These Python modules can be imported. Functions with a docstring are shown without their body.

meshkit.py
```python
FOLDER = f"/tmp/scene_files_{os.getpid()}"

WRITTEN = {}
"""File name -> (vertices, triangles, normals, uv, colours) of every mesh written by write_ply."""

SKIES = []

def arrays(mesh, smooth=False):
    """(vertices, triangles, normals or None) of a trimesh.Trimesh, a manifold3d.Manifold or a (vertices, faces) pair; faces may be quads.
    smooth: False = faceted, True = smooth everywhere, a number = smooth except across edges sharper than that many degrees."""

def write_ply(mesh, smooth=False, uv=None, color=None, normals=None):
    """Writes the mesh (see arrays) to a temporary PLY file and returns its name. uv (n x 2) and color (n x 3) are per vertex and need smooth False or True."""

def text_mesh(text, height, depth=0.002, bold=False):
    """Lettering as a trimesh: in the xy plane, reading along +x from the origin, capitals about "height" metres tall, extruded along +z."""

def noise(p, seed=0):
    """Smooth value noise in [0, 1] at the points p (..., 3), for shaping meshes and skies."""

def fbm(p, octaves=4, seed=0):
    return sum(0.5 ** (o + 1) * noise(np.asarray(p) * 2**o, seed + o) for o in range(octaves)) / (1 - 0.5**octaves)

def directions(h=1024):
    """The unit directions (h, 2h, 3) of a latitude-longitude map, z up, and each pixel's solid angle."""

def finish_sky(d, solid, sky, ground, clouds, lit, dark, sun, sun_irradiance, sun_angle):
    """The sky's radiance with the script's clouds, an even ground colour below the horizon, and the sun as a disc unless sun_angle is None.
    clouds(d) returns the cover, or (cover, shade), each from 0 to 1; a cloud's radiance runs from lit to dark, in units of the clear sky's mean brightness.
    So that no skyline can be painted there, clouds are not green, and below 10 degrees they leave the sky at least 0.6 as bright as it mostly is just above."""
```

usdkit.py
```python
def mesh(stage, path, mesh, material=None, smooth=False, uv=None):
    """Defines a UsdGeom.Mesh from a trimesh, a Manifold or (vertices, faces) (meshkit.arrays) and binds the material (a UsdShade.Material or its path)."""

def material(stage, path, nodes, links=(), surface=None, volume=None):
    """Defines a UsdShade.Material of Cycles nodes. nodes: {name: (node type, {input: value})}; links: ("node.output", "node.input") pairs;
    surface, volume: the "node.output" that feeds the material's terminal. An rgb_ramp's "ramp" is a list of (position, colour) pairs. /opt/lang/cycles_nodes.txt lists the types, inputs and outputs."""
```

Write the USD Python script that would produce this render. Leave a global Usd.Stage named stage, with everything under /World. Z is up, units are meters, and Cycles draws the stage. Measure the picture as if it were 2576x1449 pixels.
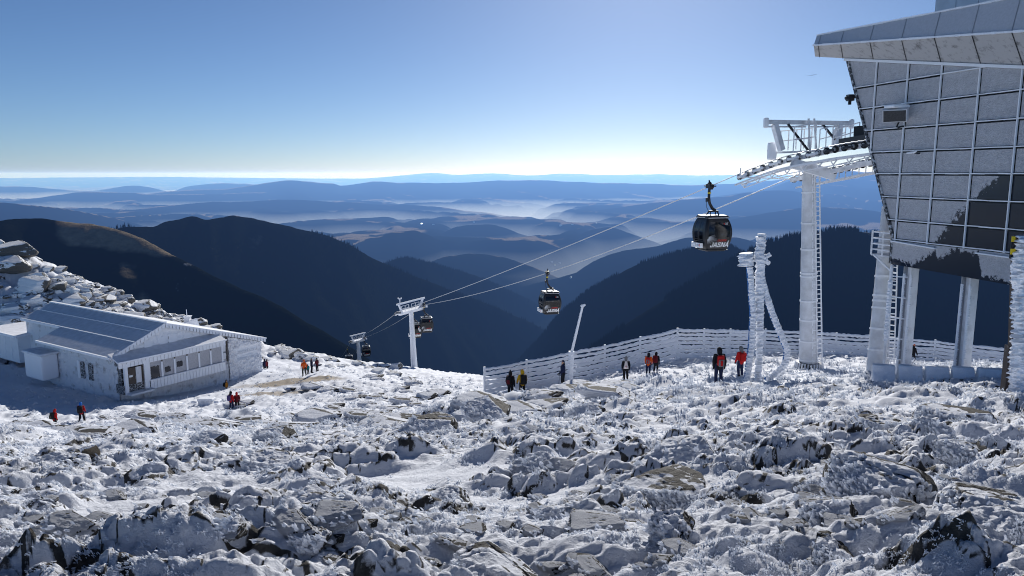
import math, numpy as np, trimesh, usdkit, meshkit
from pxr import Usd, UsdGeom, UsdLux, UsdShade, Gf, Sdf, Vt
import manifold3d as m3
from scipy.interpolate import PchipInterpolator, RegularGridInterpolator
from meshkit import noise, fbm

EXPOSURE, SKY_STRENGTH, SKY_AERO, SUN_INT = 0.28, 0.061, 0.85, 1.25
HAZE, HAZE_COL, HAZE_G = 2.3e-5, (.19, .41, 1.0), .35
MIST, MIST_TOP = 7.0e-5, -940.0

stage = Usd.Stage.CreateInMemory()
UsdGeom.SetStageUpAxis(stage, 'Z'); UsdGeom.SetStageMetersPerUnit(stage, 1.0)
UsdGeom.Xform.Define(stage, '/World')
PI = math.pi

# ------------------------------------------------------------------ camera, sky, sun, exposure
PITCH = math.radians(8.78)          # camera looks down the slope
cam = UsdGeom.Camera.Define(stage, '/World/camera')
cam.CreateHorizontalApertureAttr(36.0); cam.CreateVerticalApertureAttr(20.25); cam.CreateFocalLengthAttr(26.02)
cam.CreateClippingRangeAttr(Gf.Vec2f(0.05, 250000.0))
cam.AddRotateXOp().Set(90.0 - math.degrees(PITCH))
cam.CreateExposureAttr(EXPOSURE)
SUN_AZ, SUN_EL = math.radians(10.0), math.radians(23.0)
SUN = np.array([math.sin(SUN_AZ) * math.cos(SUN_EL), math.cos(SUN_AZ) * math.cos(SUN_EL), math.sin(SUN_EL)])
usdkit.material(stage, '/World/Looks/sky', {
    'sky': ('sky_texture', dict(sky_type='single_scattering', sun_disc=False, sun_elevation=SUN_EL, sun_rotation=SUN_AZ, altitude=1700.0, air_density=0.8, aerosol_density=SKY_AERO, ozone_density=6.0)),
    'bg': ('background_shader', dict(strength=SKY_STRENGTH))}, [('sky.color', 'bg.color')], surface='bg.background')
dome = UsdLux.DomeLight.Define(stage, '/World/sky')
UsdShade.MaterialBindingAPI.Apply(dome.GetPrim()).Bind(UsdShade.Material.Get(stage, '/World/Looks/sky'))
sun = UsdLux.DistantLight.Define(stage, '/World/sun')
sun.CreateNormalizeAttr(True) if hasattr(sun, 'CreateNormalizeAttr') else None
UsdLux.LightAPI(sun.GetPrim()).CreateNormalizeAttr(True)
sun.CreateIntensityAttr(SUN_INT); sun.CreateAngleAttr(0.53); sun.CreateColorAttr(Gf.Vec3f(1.0, 0.965, 0.91))
sun.AddTransformOp().Set(Gf.Matrix4d().SetRotate(Gf.Rotation(Gf.Vec3d(0, 0, 1), Gf.Vec3d(*map(float, SUN)))))

# ------------------------------------------------------------------ helpers
FPX = 1861.6
def ray(xd, yd):
    u, v = (xd - 1288) / FPX, (724.5 - yd) / FPX
    return np.array([u, math.cos(PITCH) + v * math.sin(PITCH), -math.sin(PITCH) + v * math.cos(PITCH)])
def at(xd, yd, Y):
    """the point at ground distance Y seen at a place of the photograph"""
    r = ray(xd, yd); return r * (Y / r[1])
def at_plane(xd, yd, P, n):
    r = ray(xd, yd); return r * (np.dot(P, n) / np.dot(r, n))
def unit(v):
    v = np.asarray(v, float); return v / (np.linalg.norm(v) + 1e-12)
def sm(a, b, x):
    t = np.clip((x - a) / (b - a), 0, 1); return t * t * (3 - 2 * t)

USED = {}
def path_of(name, parent):
    base = parent.GetPath().pathString if parent is not None else '/World'
    k = base + '/' + name
    n = USED.get(k, 0); USED[k] = n + 1
    return k if n == 0 else f'{k}_{n:03d}'
def tag(p, label=None, cat=None, group=None, kind=None):
    p = p.GetPrim() if hasattr(p, 'GetPrim') else p
    for k, v in (('label', label), ('category', cat), ('group', group), ('kind', kind)):
        if v: p.SetCustomDataByKey(k, v)
    return p
def thing(name, label, cat, loc=(0, 0, 0), rotz=0.0, group=None):
    x = UsdGeom.Xform.Define(stage, path_of(name, None))
    x.AddTranslateOp().Set(Gf.Vec3d(*map(float, loc)))
    if rotz: x.AddRotateZOp().Set(float(math.degrees(rotz)))
    return tag(x, label, cat, group)
def obj(name, mesh, m, parent=None, smooth=False):
    if isinstance(mesh, MB): mesh = mesh.get()
    return usdkit.mesh(stage, path_of(name, parent), mesh, M[m], smooth=smooth).GetPrim()
def copy_thing(src, loc, rotz, label, group=None, scale=None):
    was = src.GetCustomData()
    nm = src.GetName(); nm = nm[:-4] if nm[-4:-3] == '_' and nm[-3:].isdigit() else nm
    x = UsdGeom.Xform.Define(stage, path_of(nm, None))
    x.AddTranslateOp().Set(Gf.Vec3d(*map(float, loc)))
    if rotz: x.AddRotateZOp().Set(float(math.degrees(rotz)))
    if scale is not None: x.AddScaleOp().Set(Gf.Vec3f(*map(float, scale)))
    x.GetPrim().GetReferences().AddInternalReference(src.GetPath())
    x.GetPrim().SetInstanceable(True)
    return tag(x, label, was['category'], group or was.get('group'))
def primvar(prim, name, val, kind='float'):
    api = UsdGeom.PrimvarsAPI(prim)
    if kind == 'float':
        api.CreatePrimvar(name, Sdf.ValueTypeNames.FloatArray, 'vertex').Set(Vt.FloatArray.FromNumpy(np.asarray(val, np.float32)))
    else:
        api.CreatePrimvar(name, Sdf.ValueTypeNames.Color3fArray, 'vertex').Set(Vt.Vec3fArray.FromNumpy(np.asarray(val, np.float32)))

class MB:
    """collects boxes, bars and tubes into ONE mesh"""
    def __init__(s): s.v, s.f, s.n = [], [], 0
    def add(s, v, f):
        v, f = np.asarray(v, float), np.asarray(f, int)
        if f.shape[1] == 4: f = np.vstack([f[:, [0, 1, 2]], f[:, [0, 2, 3]]])
        s.v.append(v); s.f.append(f + s.n); s.n += len(v); return s
    def tm(s, t): return s.add(t.vertices, t.faces)
    def box(s, c, size, ax=None):
        b = np.array([[x, y, z] for x in (-.5, .5) for y in (-.5, .5) for z in (-.5, .5)]) * size
        if ax is not None: b = b @ np.asarray(ax, float)
        f = [[0, 1, 3, 2], [4, 6, 7, 5], [0, 4, 5, 1], [2, 3, 7, 6], [0, 2, 6, 4], [1, 5, 7, 3]]
        return s.add(b + np.asarray(c, float), f)
    def bar(s, p, q, w, h=None, up=(0, 0, 1)):
        p, q = np.asarray(p, float), np.asarray(q, float); d = q - p; L = np.linalg.norm(d); d = d / L
        if abs(np.dot(d, up)) > .98: up = (0.6, 0.8, 0)
        a = unit(np.cross(up, d)); b = np.cross(d, a)
        return s.box((p + q) / 2, (L, w, h or w), [d, a, b])
    def tube(s, pts, rad, n=8, cap=True):
        p = np.asarray(pts, float); r = np.broadcast_to(np.asarray(rad, float), (len(p),))
        t = np.gradient(p, axis=0); t /= np.linalg.norm(t, axis=1, keepdims=True) + 1e-12
        ref = np.array([0, 0, 1.0]) if np.abs(t[:, 2]).mean() < .8 else np.array([1.0, 0, 0])
        a = np.cross(ref, t); a /= np.linalg.norm(a, axis=1, keepdims=True) + 1e-12; b = np.cross(t, a)
        th = np.arange(n) * 2 * PI / n
        v = (p[:, None] + r[:, None, None] * (np.cos(th)[None, :, None] * a[:, None] + np.sin(th)[None, :, None] * b[:, None])).reshape(-1, 3)
        i, j = np.meshgrid(np.arange(len(p) - 1), np.arange(n), indexing='ij')
        f = np.stack([i * n + j, i * n + (j + 1) % n, (i + 1) * n + (j + 1) % n, (i + 1) * n + j], -1).reshape(-1, 4)
        s.add(v, f)
        if cap:
            for k, o in ((0, -1), (len(p) - 1, 1)):
                c = np.vstack([p[k], v[k * n:(k + 1) * n]])
                ff = [[0, 1 + (x + 1) % n, 1 + x] if o < 0 else [0, 1 + x, 1 + (x + 1) % n] for x in range(n)]
                s.add(c, ff)
        return s
    def cyl(s, p, q, r, n=16, r2=None): return s.tube([p, q], [r, r if r2 is None else r2], n)
    def prism(s, poly, p0, ex, ey, ez, depth):
        """polygon (convex-ish, 2D in ex,ey) extruded by depth along ez"""
        from shapely.geometry import Polygon
        t = trimesh.creation.extrude_polygon(Polygon(poly), depth, engine='earcut')
        v = t.vertices; return s.add(np.asarray(p0) + v[:, :1] * ex + v[:, 1:2] * ey + v[:, 2:] * ez, t.faces)
    def get(s): return np.vstack(s.v), np.vstack(s.f)

def rime_tube(pts, rad, amp, freq, seed=0, n=20, step=None, wind=(-.55, -.8, .1), squash=None):
    """a post buried in rime: rings with feathery ridges growing into the wind"""
    p = np.asarray(pts, float); seg = np.linalg.norm(np.diff(p, axis=0), axis=1); s = np.r_[0, np.cumsum(seg)]
    step = step or amp * .45; m = max(8, int(s[-1] / step)); q = np.linspace(0, s[-1], m)
    c = np.stack([np.interp(q, s, p[:, k]) for k in range(3)], 1); r = np.interp(q, s, np.broadcast_to(rad, (len(p),)))
    mb = MB().tube(c, r, n, cap=True); v, f = mb.get(); k = m * n
    body = v[:k].reshape(m, n, 3); dirn = body - c[:, None]; dirn /= np.linalg.norm(dirn, axis=2, keepdims=True)
    w = unit(wind); face = np.clip(.35 + .65 * (dirn @ w), 0.05, 1)
    nn = noise(np.stack([body[..., 0] * freq, body[..., 1] * freq, body[..., 2] * freq * 2.2], -1), seed)
    n2 = noise(body * freq * 2.7, seed + 5)
    d = amp * face * (np.abs(2 * nn - 1) * 1.2 + .5 * n2)
    body = body + dirn * d[..., None] + w * (d * .5)[..., None]
    v[:k] = body.reshape(-1, 3)
    v[k:k + n + 1] = np.vstack([body[0].mean(0), body[0]]); v[k + n + 1:] = np.vstack([body[-1].mean(0), body[-1]])
    return v, f

def hull_chain(pts):
    """list of bones ((p, r), (q, r)) -> one manifold"""
    out = []
    for b in pts:
        ss = [m3.Manifold.sphere(r, 14).translate(tuple(map(float, p))) for p, r in b]
        out.append(m3.Manifold.batch_hull(ss))
    return m3.Manifold.batch_boolean(out, m3.OpType.Add)
def rbox(c, size, r, n=8):
    s = np.maximum(np.asarray(size, float) / 2 - r, .001)
    return m3.Manifold.batch_hull([m3.Manifold.sphere(r, n).translate((c[0] + a * s[0], c[1] + b * s[1], c[2] + d * s[2])) for a in (-1, 1) for b in (-1, 1) for d in (-1, 1)])
def soft(man, edge, it=6):
    t = man.refine_to_length(edge).to_mesh(); t = trimesh.Trimesh(t.vert_properties[:, :3], t.tri_verts, process=True)
    trimesh.smoothing.filter_taubin(t, iterations=it); return t

# ------------------------------------------------------------------ materials
M = {}
def mat(name, nodes, links, surface, volume=None):
    M[name] = usdkit.material(stage, '/World/Looks/' + name, nodes, links, surface=surface, volume=volume)
def plain(name, col, rough=.6, metal=0.0, bump=0.0, scale=20.0, vary=0.0, spec=.4):
    nodes = {'tc': ('texture_coordinate', {}), 'n': ('noise_texture', dict(scale=scale, detail=5.0)),
             'p': ('principled_bsdf', dict(base_color=col, roughness=rough, metallic=metal, specular_ior_level=spec))}
    links = [('tc.object', 'n.vector')]
    if vary:
        lo = tuple(c * (1 - vary) for c in col); hi = tuple(min(1, c * (1 + vary)) for c in col)
        nodes['r'] = ('rgb_ramp', dict(ramp=[(.3, lo), (.7, hi)])); links += [('n.fac', 'r.fac'), ('r.color', 'p.base_color')]
    if bump:
        nodes['b'] = ('bump', dict(strength=1.0, distance=bump)); links += [('n.fac', 'b.height'), ('b.normal', 'p.normal')]
    mat(name, nodes, links, 'p.BSDF')
def frosted(name, base, frost=(.80, .83, .88), cover=.5, scale=6.0, bump=.01, bscale=30.0, metal=0.0, soft_=.1, rough=.5):
    """a surface partly covered by a crust of rime"""
    mat(name, {'tc': ('texture_coordinate', {}), 'n': ('noise_texture', dict(scale=scale, detail=7.0, roughness=.65)),
        'r': ('rgb_ramp', dict(ramp=[(max(0, 1 - cover - soft_), (0, 0, 0)), (min(1, 1 - cover + soft_), (1, 1, 1))])),
        'n2': ('noise_texture', dict(scale=bscale, detail=4.0)), 'b': ('bump', dict(strength=1.0, distance=bump)),
        'a': ('principled_bsdf', dict(base_color=base, roughness=rough, metallic=metal)),
        'w': ('principled_bsdf', dict(base_color=frost, roughness=.75, specular_ior_level=.25)), 'm': ('mix_closure', {})},
        [('tc.object', 'n.vector'), ('tc.object', 'n2.vector'), ('n.fac', 'r.fac'), ('r.color', 'm.fac'), ('n2.fac', 'b.height'), ('b.normal', 'w.normal'),
         ('a.BSDF', 'm.closure1'), ('w.BSDF', 'm.closure2')], 'm.closure')

def snow_like(name, snow, rock_lo, rock_hi, gravel=(.33, .28, .22), fine=.034, trans=.12):
    """rime and wind-packed snow over rock: primvar mask = (rock, gravel, -)"""
    mat(name, {'tc': ('texture_coordinate', {}), 'at': ('attribute', dict(attribute='mask')), 'sp': ('separate_color', {}),
        'n1': ('noise_texture', dict(scale=5.0, detail=9.0, roughness=.7)), 'n2': ('noise_texture', dict(scale=14.0, detail=8.0, roughness=.7)),
        'n3': ('noise_texture', dict(scale=24.0, detail=7.0, roughness=.7)),
        's1': ('math', dict(math_type='multiply_add', value2=1.3, value3=-.65)), 'a1': ('math', dict(math_type='add')),
        'k1': ('map_range', dict(from_min=.42, from_max=.58, clamp=True)),
        's2': ('math', dict(math_type='multiply_add', value2=1.2, value3=-.6)), 'a2': ('math', dict(math_type='add')),
        'k2': ('map_range', dict(from_min=.35, from_max=.65, clamp=True)),
        'rc': ('rgb_ramp', dict(ramp=[(.25, rock_lo), (.5, tuple((a + b) / 2 for a, b in zip(rock_lo, rock_hi))), (.75, rock_hi)])),
        'sc': ('rgb_ramp', dict(ramp=[(.3, tuple(c * .94 for c in snow)), (.7, snow)])),
        'c1': ('mix_color', {}), 'c2': ('mix_color', dict(b=gravel)), 'b': ('bump', dict(strength=1.0, distance=fine)),
        'p': ('principled_bsdf', dict(roughness=.75, specular_ior_level=.12)), 't': ('translucent_bsdf', {}), 'tf': ('math', dict(math_type='multiply_add', value2=-trans, value3=trans)),
        'm': ('mix_closure', {})},
        [('tc.object', 'n1.vector'), ('tc.object', 'n2.vector'), ('tc.object', 'n3.vector'), ('at.color', 'sp.color'),
         ('n1.fac', 's1.value1'), ('s1.value', 'a1.value1'), ('sp.r', 'a1.value2'), ('a1.value', 'k1.value'),
         ('n2.fac', 's2.value1'), ('s2.value', 'a2.value1'), ('sp.g', 'a2.value2'), ('a2.value', 'k2.value'),
         ('n2.fac', 'rc.fac'), ('n1.fac', 'sc.fac'), ('k2.result', 'c2.fac'), ('sc.color', 'c2.a'), ('k1.result', 'c1.fac'), ('c2.result', 'c1.a'), ('rc.color', 'c1.b'),
         ('c1.result', 'p.base_color'), ('c1.result', 't.color'), ('n3.fac', 'b.height'), ('b.normal', 'p.normal'),
         ('k1.result', 'tf.value1'), ('tf.value', 'm.fac'), ('p.BSDF', 'm.closure1'), ('t.BSDF', 'm.closure2')], 'm.closure')
snow_like('snow', (.775, .80, .865), (.012, .012, .0125), (.085, .079, .072))
snow_like('tan_stone', (.80, .82, .86), (.12, .095, .065), (.34, .28, .20), trans=0.0)
snow_like('scree', (.80, .815, .84), (.05, .05, .048), (.2, .185, .165), trans=0.0)
plain('rime', (.83, .85, .89), .75, bump=.012, scale=22, vary=.05, spec=.25)
mat('feather', {'p': ('principled_bsdf', dict(base_color=(.82, .845, .89), roughness=.7, specular_ior_level=.25)), 't': ('translucent_bsdf', dict(color=(.80, .84, .90))), 'm': ('mix_closure', dict(fac=.25))}, [('p.BSDF', 'm.closure1'), ('t.BSDF', 'm.closure2')], 'm.closure')
plain('rime_fine', (.80, .82, .86), .75, bump=.004, scale=45, vary=.05, spec=.25)
plain('rime_wall', (.66, .68, .72), .85, bump=.06, scale=4.5, vary=.14, spec=.2)
plain('roof_frost', (.72, .74, .79), .6, bump=.02, scale=1.6, vary=.10, spec=.3)
frosted('frost_steel', (.36, .37, .39), (.78, .80, .84), cover=.66, scale=1.6, bump=.006, bscale=24, metal=.2, soft_=.2)
frosted('frost_galvanised', (.46, .47, .49), (.72, .74, .78), cover=.55, scale=1.4, bump=.006, metal=.1, soft_=.22)
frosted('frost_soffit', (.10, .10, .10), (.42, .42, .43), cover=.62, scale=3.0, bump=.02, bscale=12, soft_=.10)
plain('fascia_frost', (.46, .47, .51), .6, bump=.01, scale=12, vary=.06, spec=.3)
frosted('frost_dark', (.02, .02, .023), cover=.42, scale=7, bump=.006)
frosted('frost_siding', (.30, .29, .27), (.70, .72, .76), cover=.72, scale=2.0, bump=.004)
frosted('frost_stone', (.15, .135, .12), (.66, .68, .72), cover=.66, scale=.9, bump=.05, bscale=5, soft_=.12)
frosted('wood_dark', (.05, .033, .025), (.5, .5, .52), cover=.3, scale=4)
plain('black_paint', (.012, .012, .014), .35)
plain('black_rubber', (.015, .015, .016), .8)
plain('grey_metal', (.35, .36, .38), .45, .6)
plain('dark_metal', (.035, .037, .042), .5, .3, vary=.3)
plain('beam_dark', (.030, .032, .034), .6, vary=.25, scale=3)
plain('white_print', (.85, .85, .85), .5); plain('grey_print', (.45, .46, .48), .5)
plain('red_print', (.62, .04, .03), .5); plain('yellow_print', (.75, .55, .02), .5)
plain('hose_blue', (.012, .12, .36), .5); plain('cable_steel', (.55, .56, .58), .45, .5)
plain('skin', (.48, .28, .2), .55)
for nm, c in dict(black=(.010, .010, .013), navy=(.012, .018, .055), red=(.42, .012, .012), orange=(.65, .10, .012), yellow=(.50, .30, .012), dark_red=(.10, .008, .014), grey=(.16, .16, .17),
                  white=(.66, .60, .58), teal=(.01, .22, .24), blue=(.02, .14, .5), olive=(.05, .05, .04), amber=(.42, .17, .02), purple=(.07, .05, .16), coral=(.55, .05, .04)).items():
    plain('cloth_' + nm, c, .85, bump=.004, scale=60, vary=.12, spec=.2)
mat('cabin_glass', {'f': ('fresnel', dict(IOR=1.5)), 't': ('transparent_bsdf', dict(color=(.16, .165, .18))), 'g': ('glossy_bsdf', dict(color=(.9, .9, .9), roughness=.04)), 'm': ('mix_closure', {})},
    [('f.fac', 'm.fac'), ('t.transparent' if False else 't.BSDF', 'm.closure1'), ('g.BSDF', 'm.closure2')], 'm.closure')
mat('window_glass', {'f': ('fresnel', dict(IOR=1.6)), 't': ('transparent_bsdf', dict(color=(.42, .47, .53))), 'g': ('glossy_bsdf', dict(color=(.9, .9, .9), roughness=.02)), 'm': ('mix_closure', {})},
    [('f.fac', 'm.fac'), ('t.BSDF', 'm.closure1'), ('g.BSDF', 'm.closure2')], 'm.closure')
plain('interior', (.03, .03, .033), .8)
# facade panel: glass or sheet under frost; primvar rime says where the crust holds
mat('frosted_panel', {'tc': ('texture_coordinate', {}), 'at': ('attribute', dict(attribute='rime')), 'n': ('noise_texture', dict(scale=5.0, detail=9.0, roughness=.75)),
    's': ('math', dict(math_type='multiply_add', value2=2.4, value3=-1.2)), 'a': ('math', dict(math_type='add')), 'k': ('map_range', dict(from_min=.44, from_max=.56, clamp=True)),
    'n2': ('noise_texture', dict(scale=19.0, detail=3.5, distortion=.8)), 'b': ('bump', dict(strength=1.0, distance=.065)),
    'c': ('rgb_ramp', dict(ramp=[(.3, (.40, .40, .425)), (.7, (.56, .565, .60))])),
    'w': ('principled_bsdf', dict(roughness=.8, specular_ior_level=.2)), 'd': ('principled_bsdf', dict(base_color=(.008, .012, .022), roughness=.05, ior=1.5, specular_ior_level=.5)), 'm': ('mix_closure', {})},
    [('tc.object', 'n.vector'), ('tc.object', 'n2.vector'), ('n.fac', 's.value1'), ('s.value', 'a.value1'), ('at.fac', 'a.value2'), ('a.value', 'k.value'), ('k.result', 'm.fac'),
     ('n2.fac', 'b.height'), ('b.normal', 'w.normal'), ('n.fac', 'c.fac'), ('c.color', 'w.base_color'), ('d.BSDF', 'm.closure1'), ('w.BSDF', 'm.closure2')], 'm.closure')
# far slopes: primvar cover = (grass, snow, -)
mat('mountain', {'tc': ('texture_coordinate', {}), 'at': ('attribute', dict(attribute='cover')), 'sp': ('separate_color', {}),
    'n1': ('noise_texture', dict(scale=.012, detail=9.0, roughness=.65)), 'n2': ('noise_texture', dict(scale=.05, detail=6.0, roughness=.7)),
    'fc': ('rgb_ramp', dict(ramp=[(.3, (.003, .005, .004)), (.6, (.006, .008, .006)), (.8, (.016, .014, .010))])),
    'gc': ('rgb_ramp', dict(ramp=[(.3, (.11, .09, .065)), (.7, (.22, .18, .13))])),
    's1': ('math', dict(math_type='multiply_add', value2=.6, value3=-.3)), 'a1': ('math', dict(math_type='add')), 'k1': ('map_range', dict(from_min=.38, from_max=.6, clamp=True)),
    'a2': ('math', dict(math_type='add')), 'k2': ('map_range', dict(from_min=.45, from_max=.55, clamp=True)),
    'c1': ('mix_color', {}), 'c2': ('mix_color', dict(b=(.6, .63, .7))), 'bp': ('bump', dict(strength=1.0, distance=9.0)), 'p': ('principled_bsdf', dict(roughness=1.0, specular_ior_level=0.0))},
    [('n2.fac', 'bp.height'), ('bp.normal', 'p.normal'), ('tc.object', 'n1.vector'), ('tc.object', 'n2.vector'), ('at.color', 'sp.color'), ('n2.fac', 'fc.fac'), ('n2.fac', 'gc.fac'), ('n1.fac', 's1.value1'),
     ('s1.value', 'a1.value1'), ('sp.r', 'a1.value2'), ('a1.value', 'k1.value'), ('s1.value', 'a2.value1'), ('sp.g', 'a2.value2'), ('a2.value', 'k2.value'),
     ('k1.result', 'c1.fac'), ('fc.color', 'c1.a'), ('gc.color', 'c1.b'), ('k2.result', 'c2.fac'), ('c1.result', 'c2.a'), ('c2.result', 'p.base_color')], 'p.BSDF')
plain('conifer', (.010, .014, .009), 1.0, vary=.4, scale=.02, spec=0.0)
plain('plaster_white', (.75, .74, .72), .7); plain('roof_tin', (.55, .56, .58), .35, .5)
# ------------------------------------------------------------------ near ground: a snowy boulder slope that breaks off into the valley
COLS = {   # picture column -> (distance, picture row) of the snow surface
 -420: [(2.5,1490),(5,1290),(8,1190),(20,1105),(40,1075),(62,1062),(75,1010),(88,940),(95,880),(103,730),(112,560),(118,545),(126,580)],
 0:    [(2.5,1490),(5,1290),(8,1190),(20,1108),(40,1090),(50,1080),(62,1066),(75,1005),(88,938),(97,895),(103,790),(110,690),(118,607),(127,640)],
 200:  [(2.5,1490),(5,1290),(8,1190),(20,1108),(40,1090),(50,1080),(62,1067),(75,1008),(85,965),(95,915),(106,800),(118,688),(127,720)],
 400:  [(2.5,1485),(5,1280),(8,1180),(20,1102),(40,1072),(66,1045),(75,1015),(84,985),(93,950),(103,890),(112,815),(120,777),(129,810)],
 650:  [(2.5,1480),(5,1275),(8,1175),(20,1098),(40,1066),(66,1032),(78,990),(88,955),(100,912),(118,866),(127,890)],
 850:  [(2.5,1480),(5,1270),(8,1170),(20,1090),(40,1060),(60,1030),(75,987),(85,948),(100,921),(118,902),(127,920)],
 1050: [(2.5,1480),(5,1265),(8,1165),(20,1080),(40,1045),(60,1015),(80,968),(100,940),(120,926),(129,945)],
 1220: [(2.5,1480),(5,1260),(8,1160),(20,1065),(40,1018),(50,1003),(70,972),(90,954),(105,946),(115,965)],
 1400: [(2.5,1480),(5,1255),(8,1155),(20,1050),(35,1002),(43,982),(49,975),(60,973),(75,985)],
 1700: [(2.5,1480),(5,1245),(8,1145),(20,1030),(30,988),(40,962),(48,930),(53,908),(60,909),(70,930)],
 2000: [(2.5,1480),(5,1240),(8,1140),(20,1020),(30,975),(40,948),(48,931),(57,890),(64,889),(74,905)],
 2300: [(2.5,1480),(5,1240),(8,1135),(20,1010),(28,962),(36,932),(48,920),(59,907),(66,907),(76,920)],
 2576: [(2.5,1480),(5,1240),(8,1130),(20,1000),(26,960),(34,925),(48,921),(62,920),(70,918),(82,930)],
 3000: [(2.5,1480),(5,1240),(8,1130),(20,1000),(26,960),(34,930),(48,922),(62,920),(78,915),(88,925)]}
YMAX = 140.0
LY = np.log(np.geomspace(1.2, YMAX, 320)); ug, tg = [], []
for xd, kn in sorted(COLS.items()):
    kn = [(1.2, 1900)] + kn if False else kn
    Y = np.array([k[0] for k in kn], float); P = np.array([at(xd, k[1], k[0]) for k in kn]); Z = P[:, 2]
    sl = -.5
    Y = np.r_[Y, YMAX + 5]; Z = np.r_[Z, Z[-1] + sl * (YMAX + 5 - Y[-2])]
    Y = np.r_[1.0, Y]; Z = np.r_[Z[0] + .42 * (Y[1] - 1.0) * .55, Z]
    tg.append(PchipInterpolator(np.log(Y), Z)(LY)); ug.append(np.median(P[:, 0] / P[:, 1]))
ug = np.array(ug); uf = np.linspace(-.98, .98, 500)
BASE = PchipInterpolator(ug, np.array(tg), axis=0, extrapolate=False)(np.clip(uf, ug[0], ug[-1]))
_base = RegularGridInterpolator((uf, LY), BASE, bounds_error=False, fill_value=None)
def base_z(X, Y): return _base(np.stack([np.clip(X / Y, -.97, .97), np.log(np.clip(Y, 1.2, YMAX))], -1))
# mounds of blown snow that hide feet: picture column, distance, height, radius
MOUNDS = [(1300, 33, .75, 1.7, 1.2), (1390, 36, .35, 1.5, 1.2), (1120, 26, .5, 2.2, 1.4), (190, 47, .25, 2.6, 1.6), (600, 46, .75, 2.2, 1.4), (430, 37, .6, 2.4, 1.5), (330, 30, .4, 2.0, 1.5), (60, 22, .3, 1.6, 1.0),
          (1600, 34, .35, 1.8, 1.2), (1680, 33, .45, 1.0, 1.0), (1760, 27, .3, 1.6, 1.0), (2050, 24, .3, 2.0, 1.2), (2250, 19, .3, 1.6, 1.0), (2500, 16, .35, 2.0, 1.0), (1850, 19, .3, 1.4, .9), (870, 30, .4, 1.8, 1.2), (1500, 20, .25, 1.5, .9),
          (300, 13, .25, 1.0, .7), (640, 16, .3, 1.2, .8), (980, 15, .3, 1.3, .8), (1330, 13, .22, .9, .6)]
MP = [(at(x, 1000, Y)[0], Y, h, r, r2) for x, Y, h, r, r2 in MOUNDS]
def hill_z(X, Y):
    z = base_z(X, Y)
    for mx, my, h, r, r2 in MP: z = z + h * np.exp(-((X - mx) / r) ** 2 - ((Y - my) / r2) ** 2)
    return z
def hash3(i, j, s):
    h = (i * 374761393 + j * 668265263 + s * 1442695041) & 0xFFFFFFFF
    h = ((h ^ (h >> 13)) * 1274126177) & 0xFFFFFFFF
    h = h ^ (h >> 16); return (h & 0xFFFFFF) / 16777215.0
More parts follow.
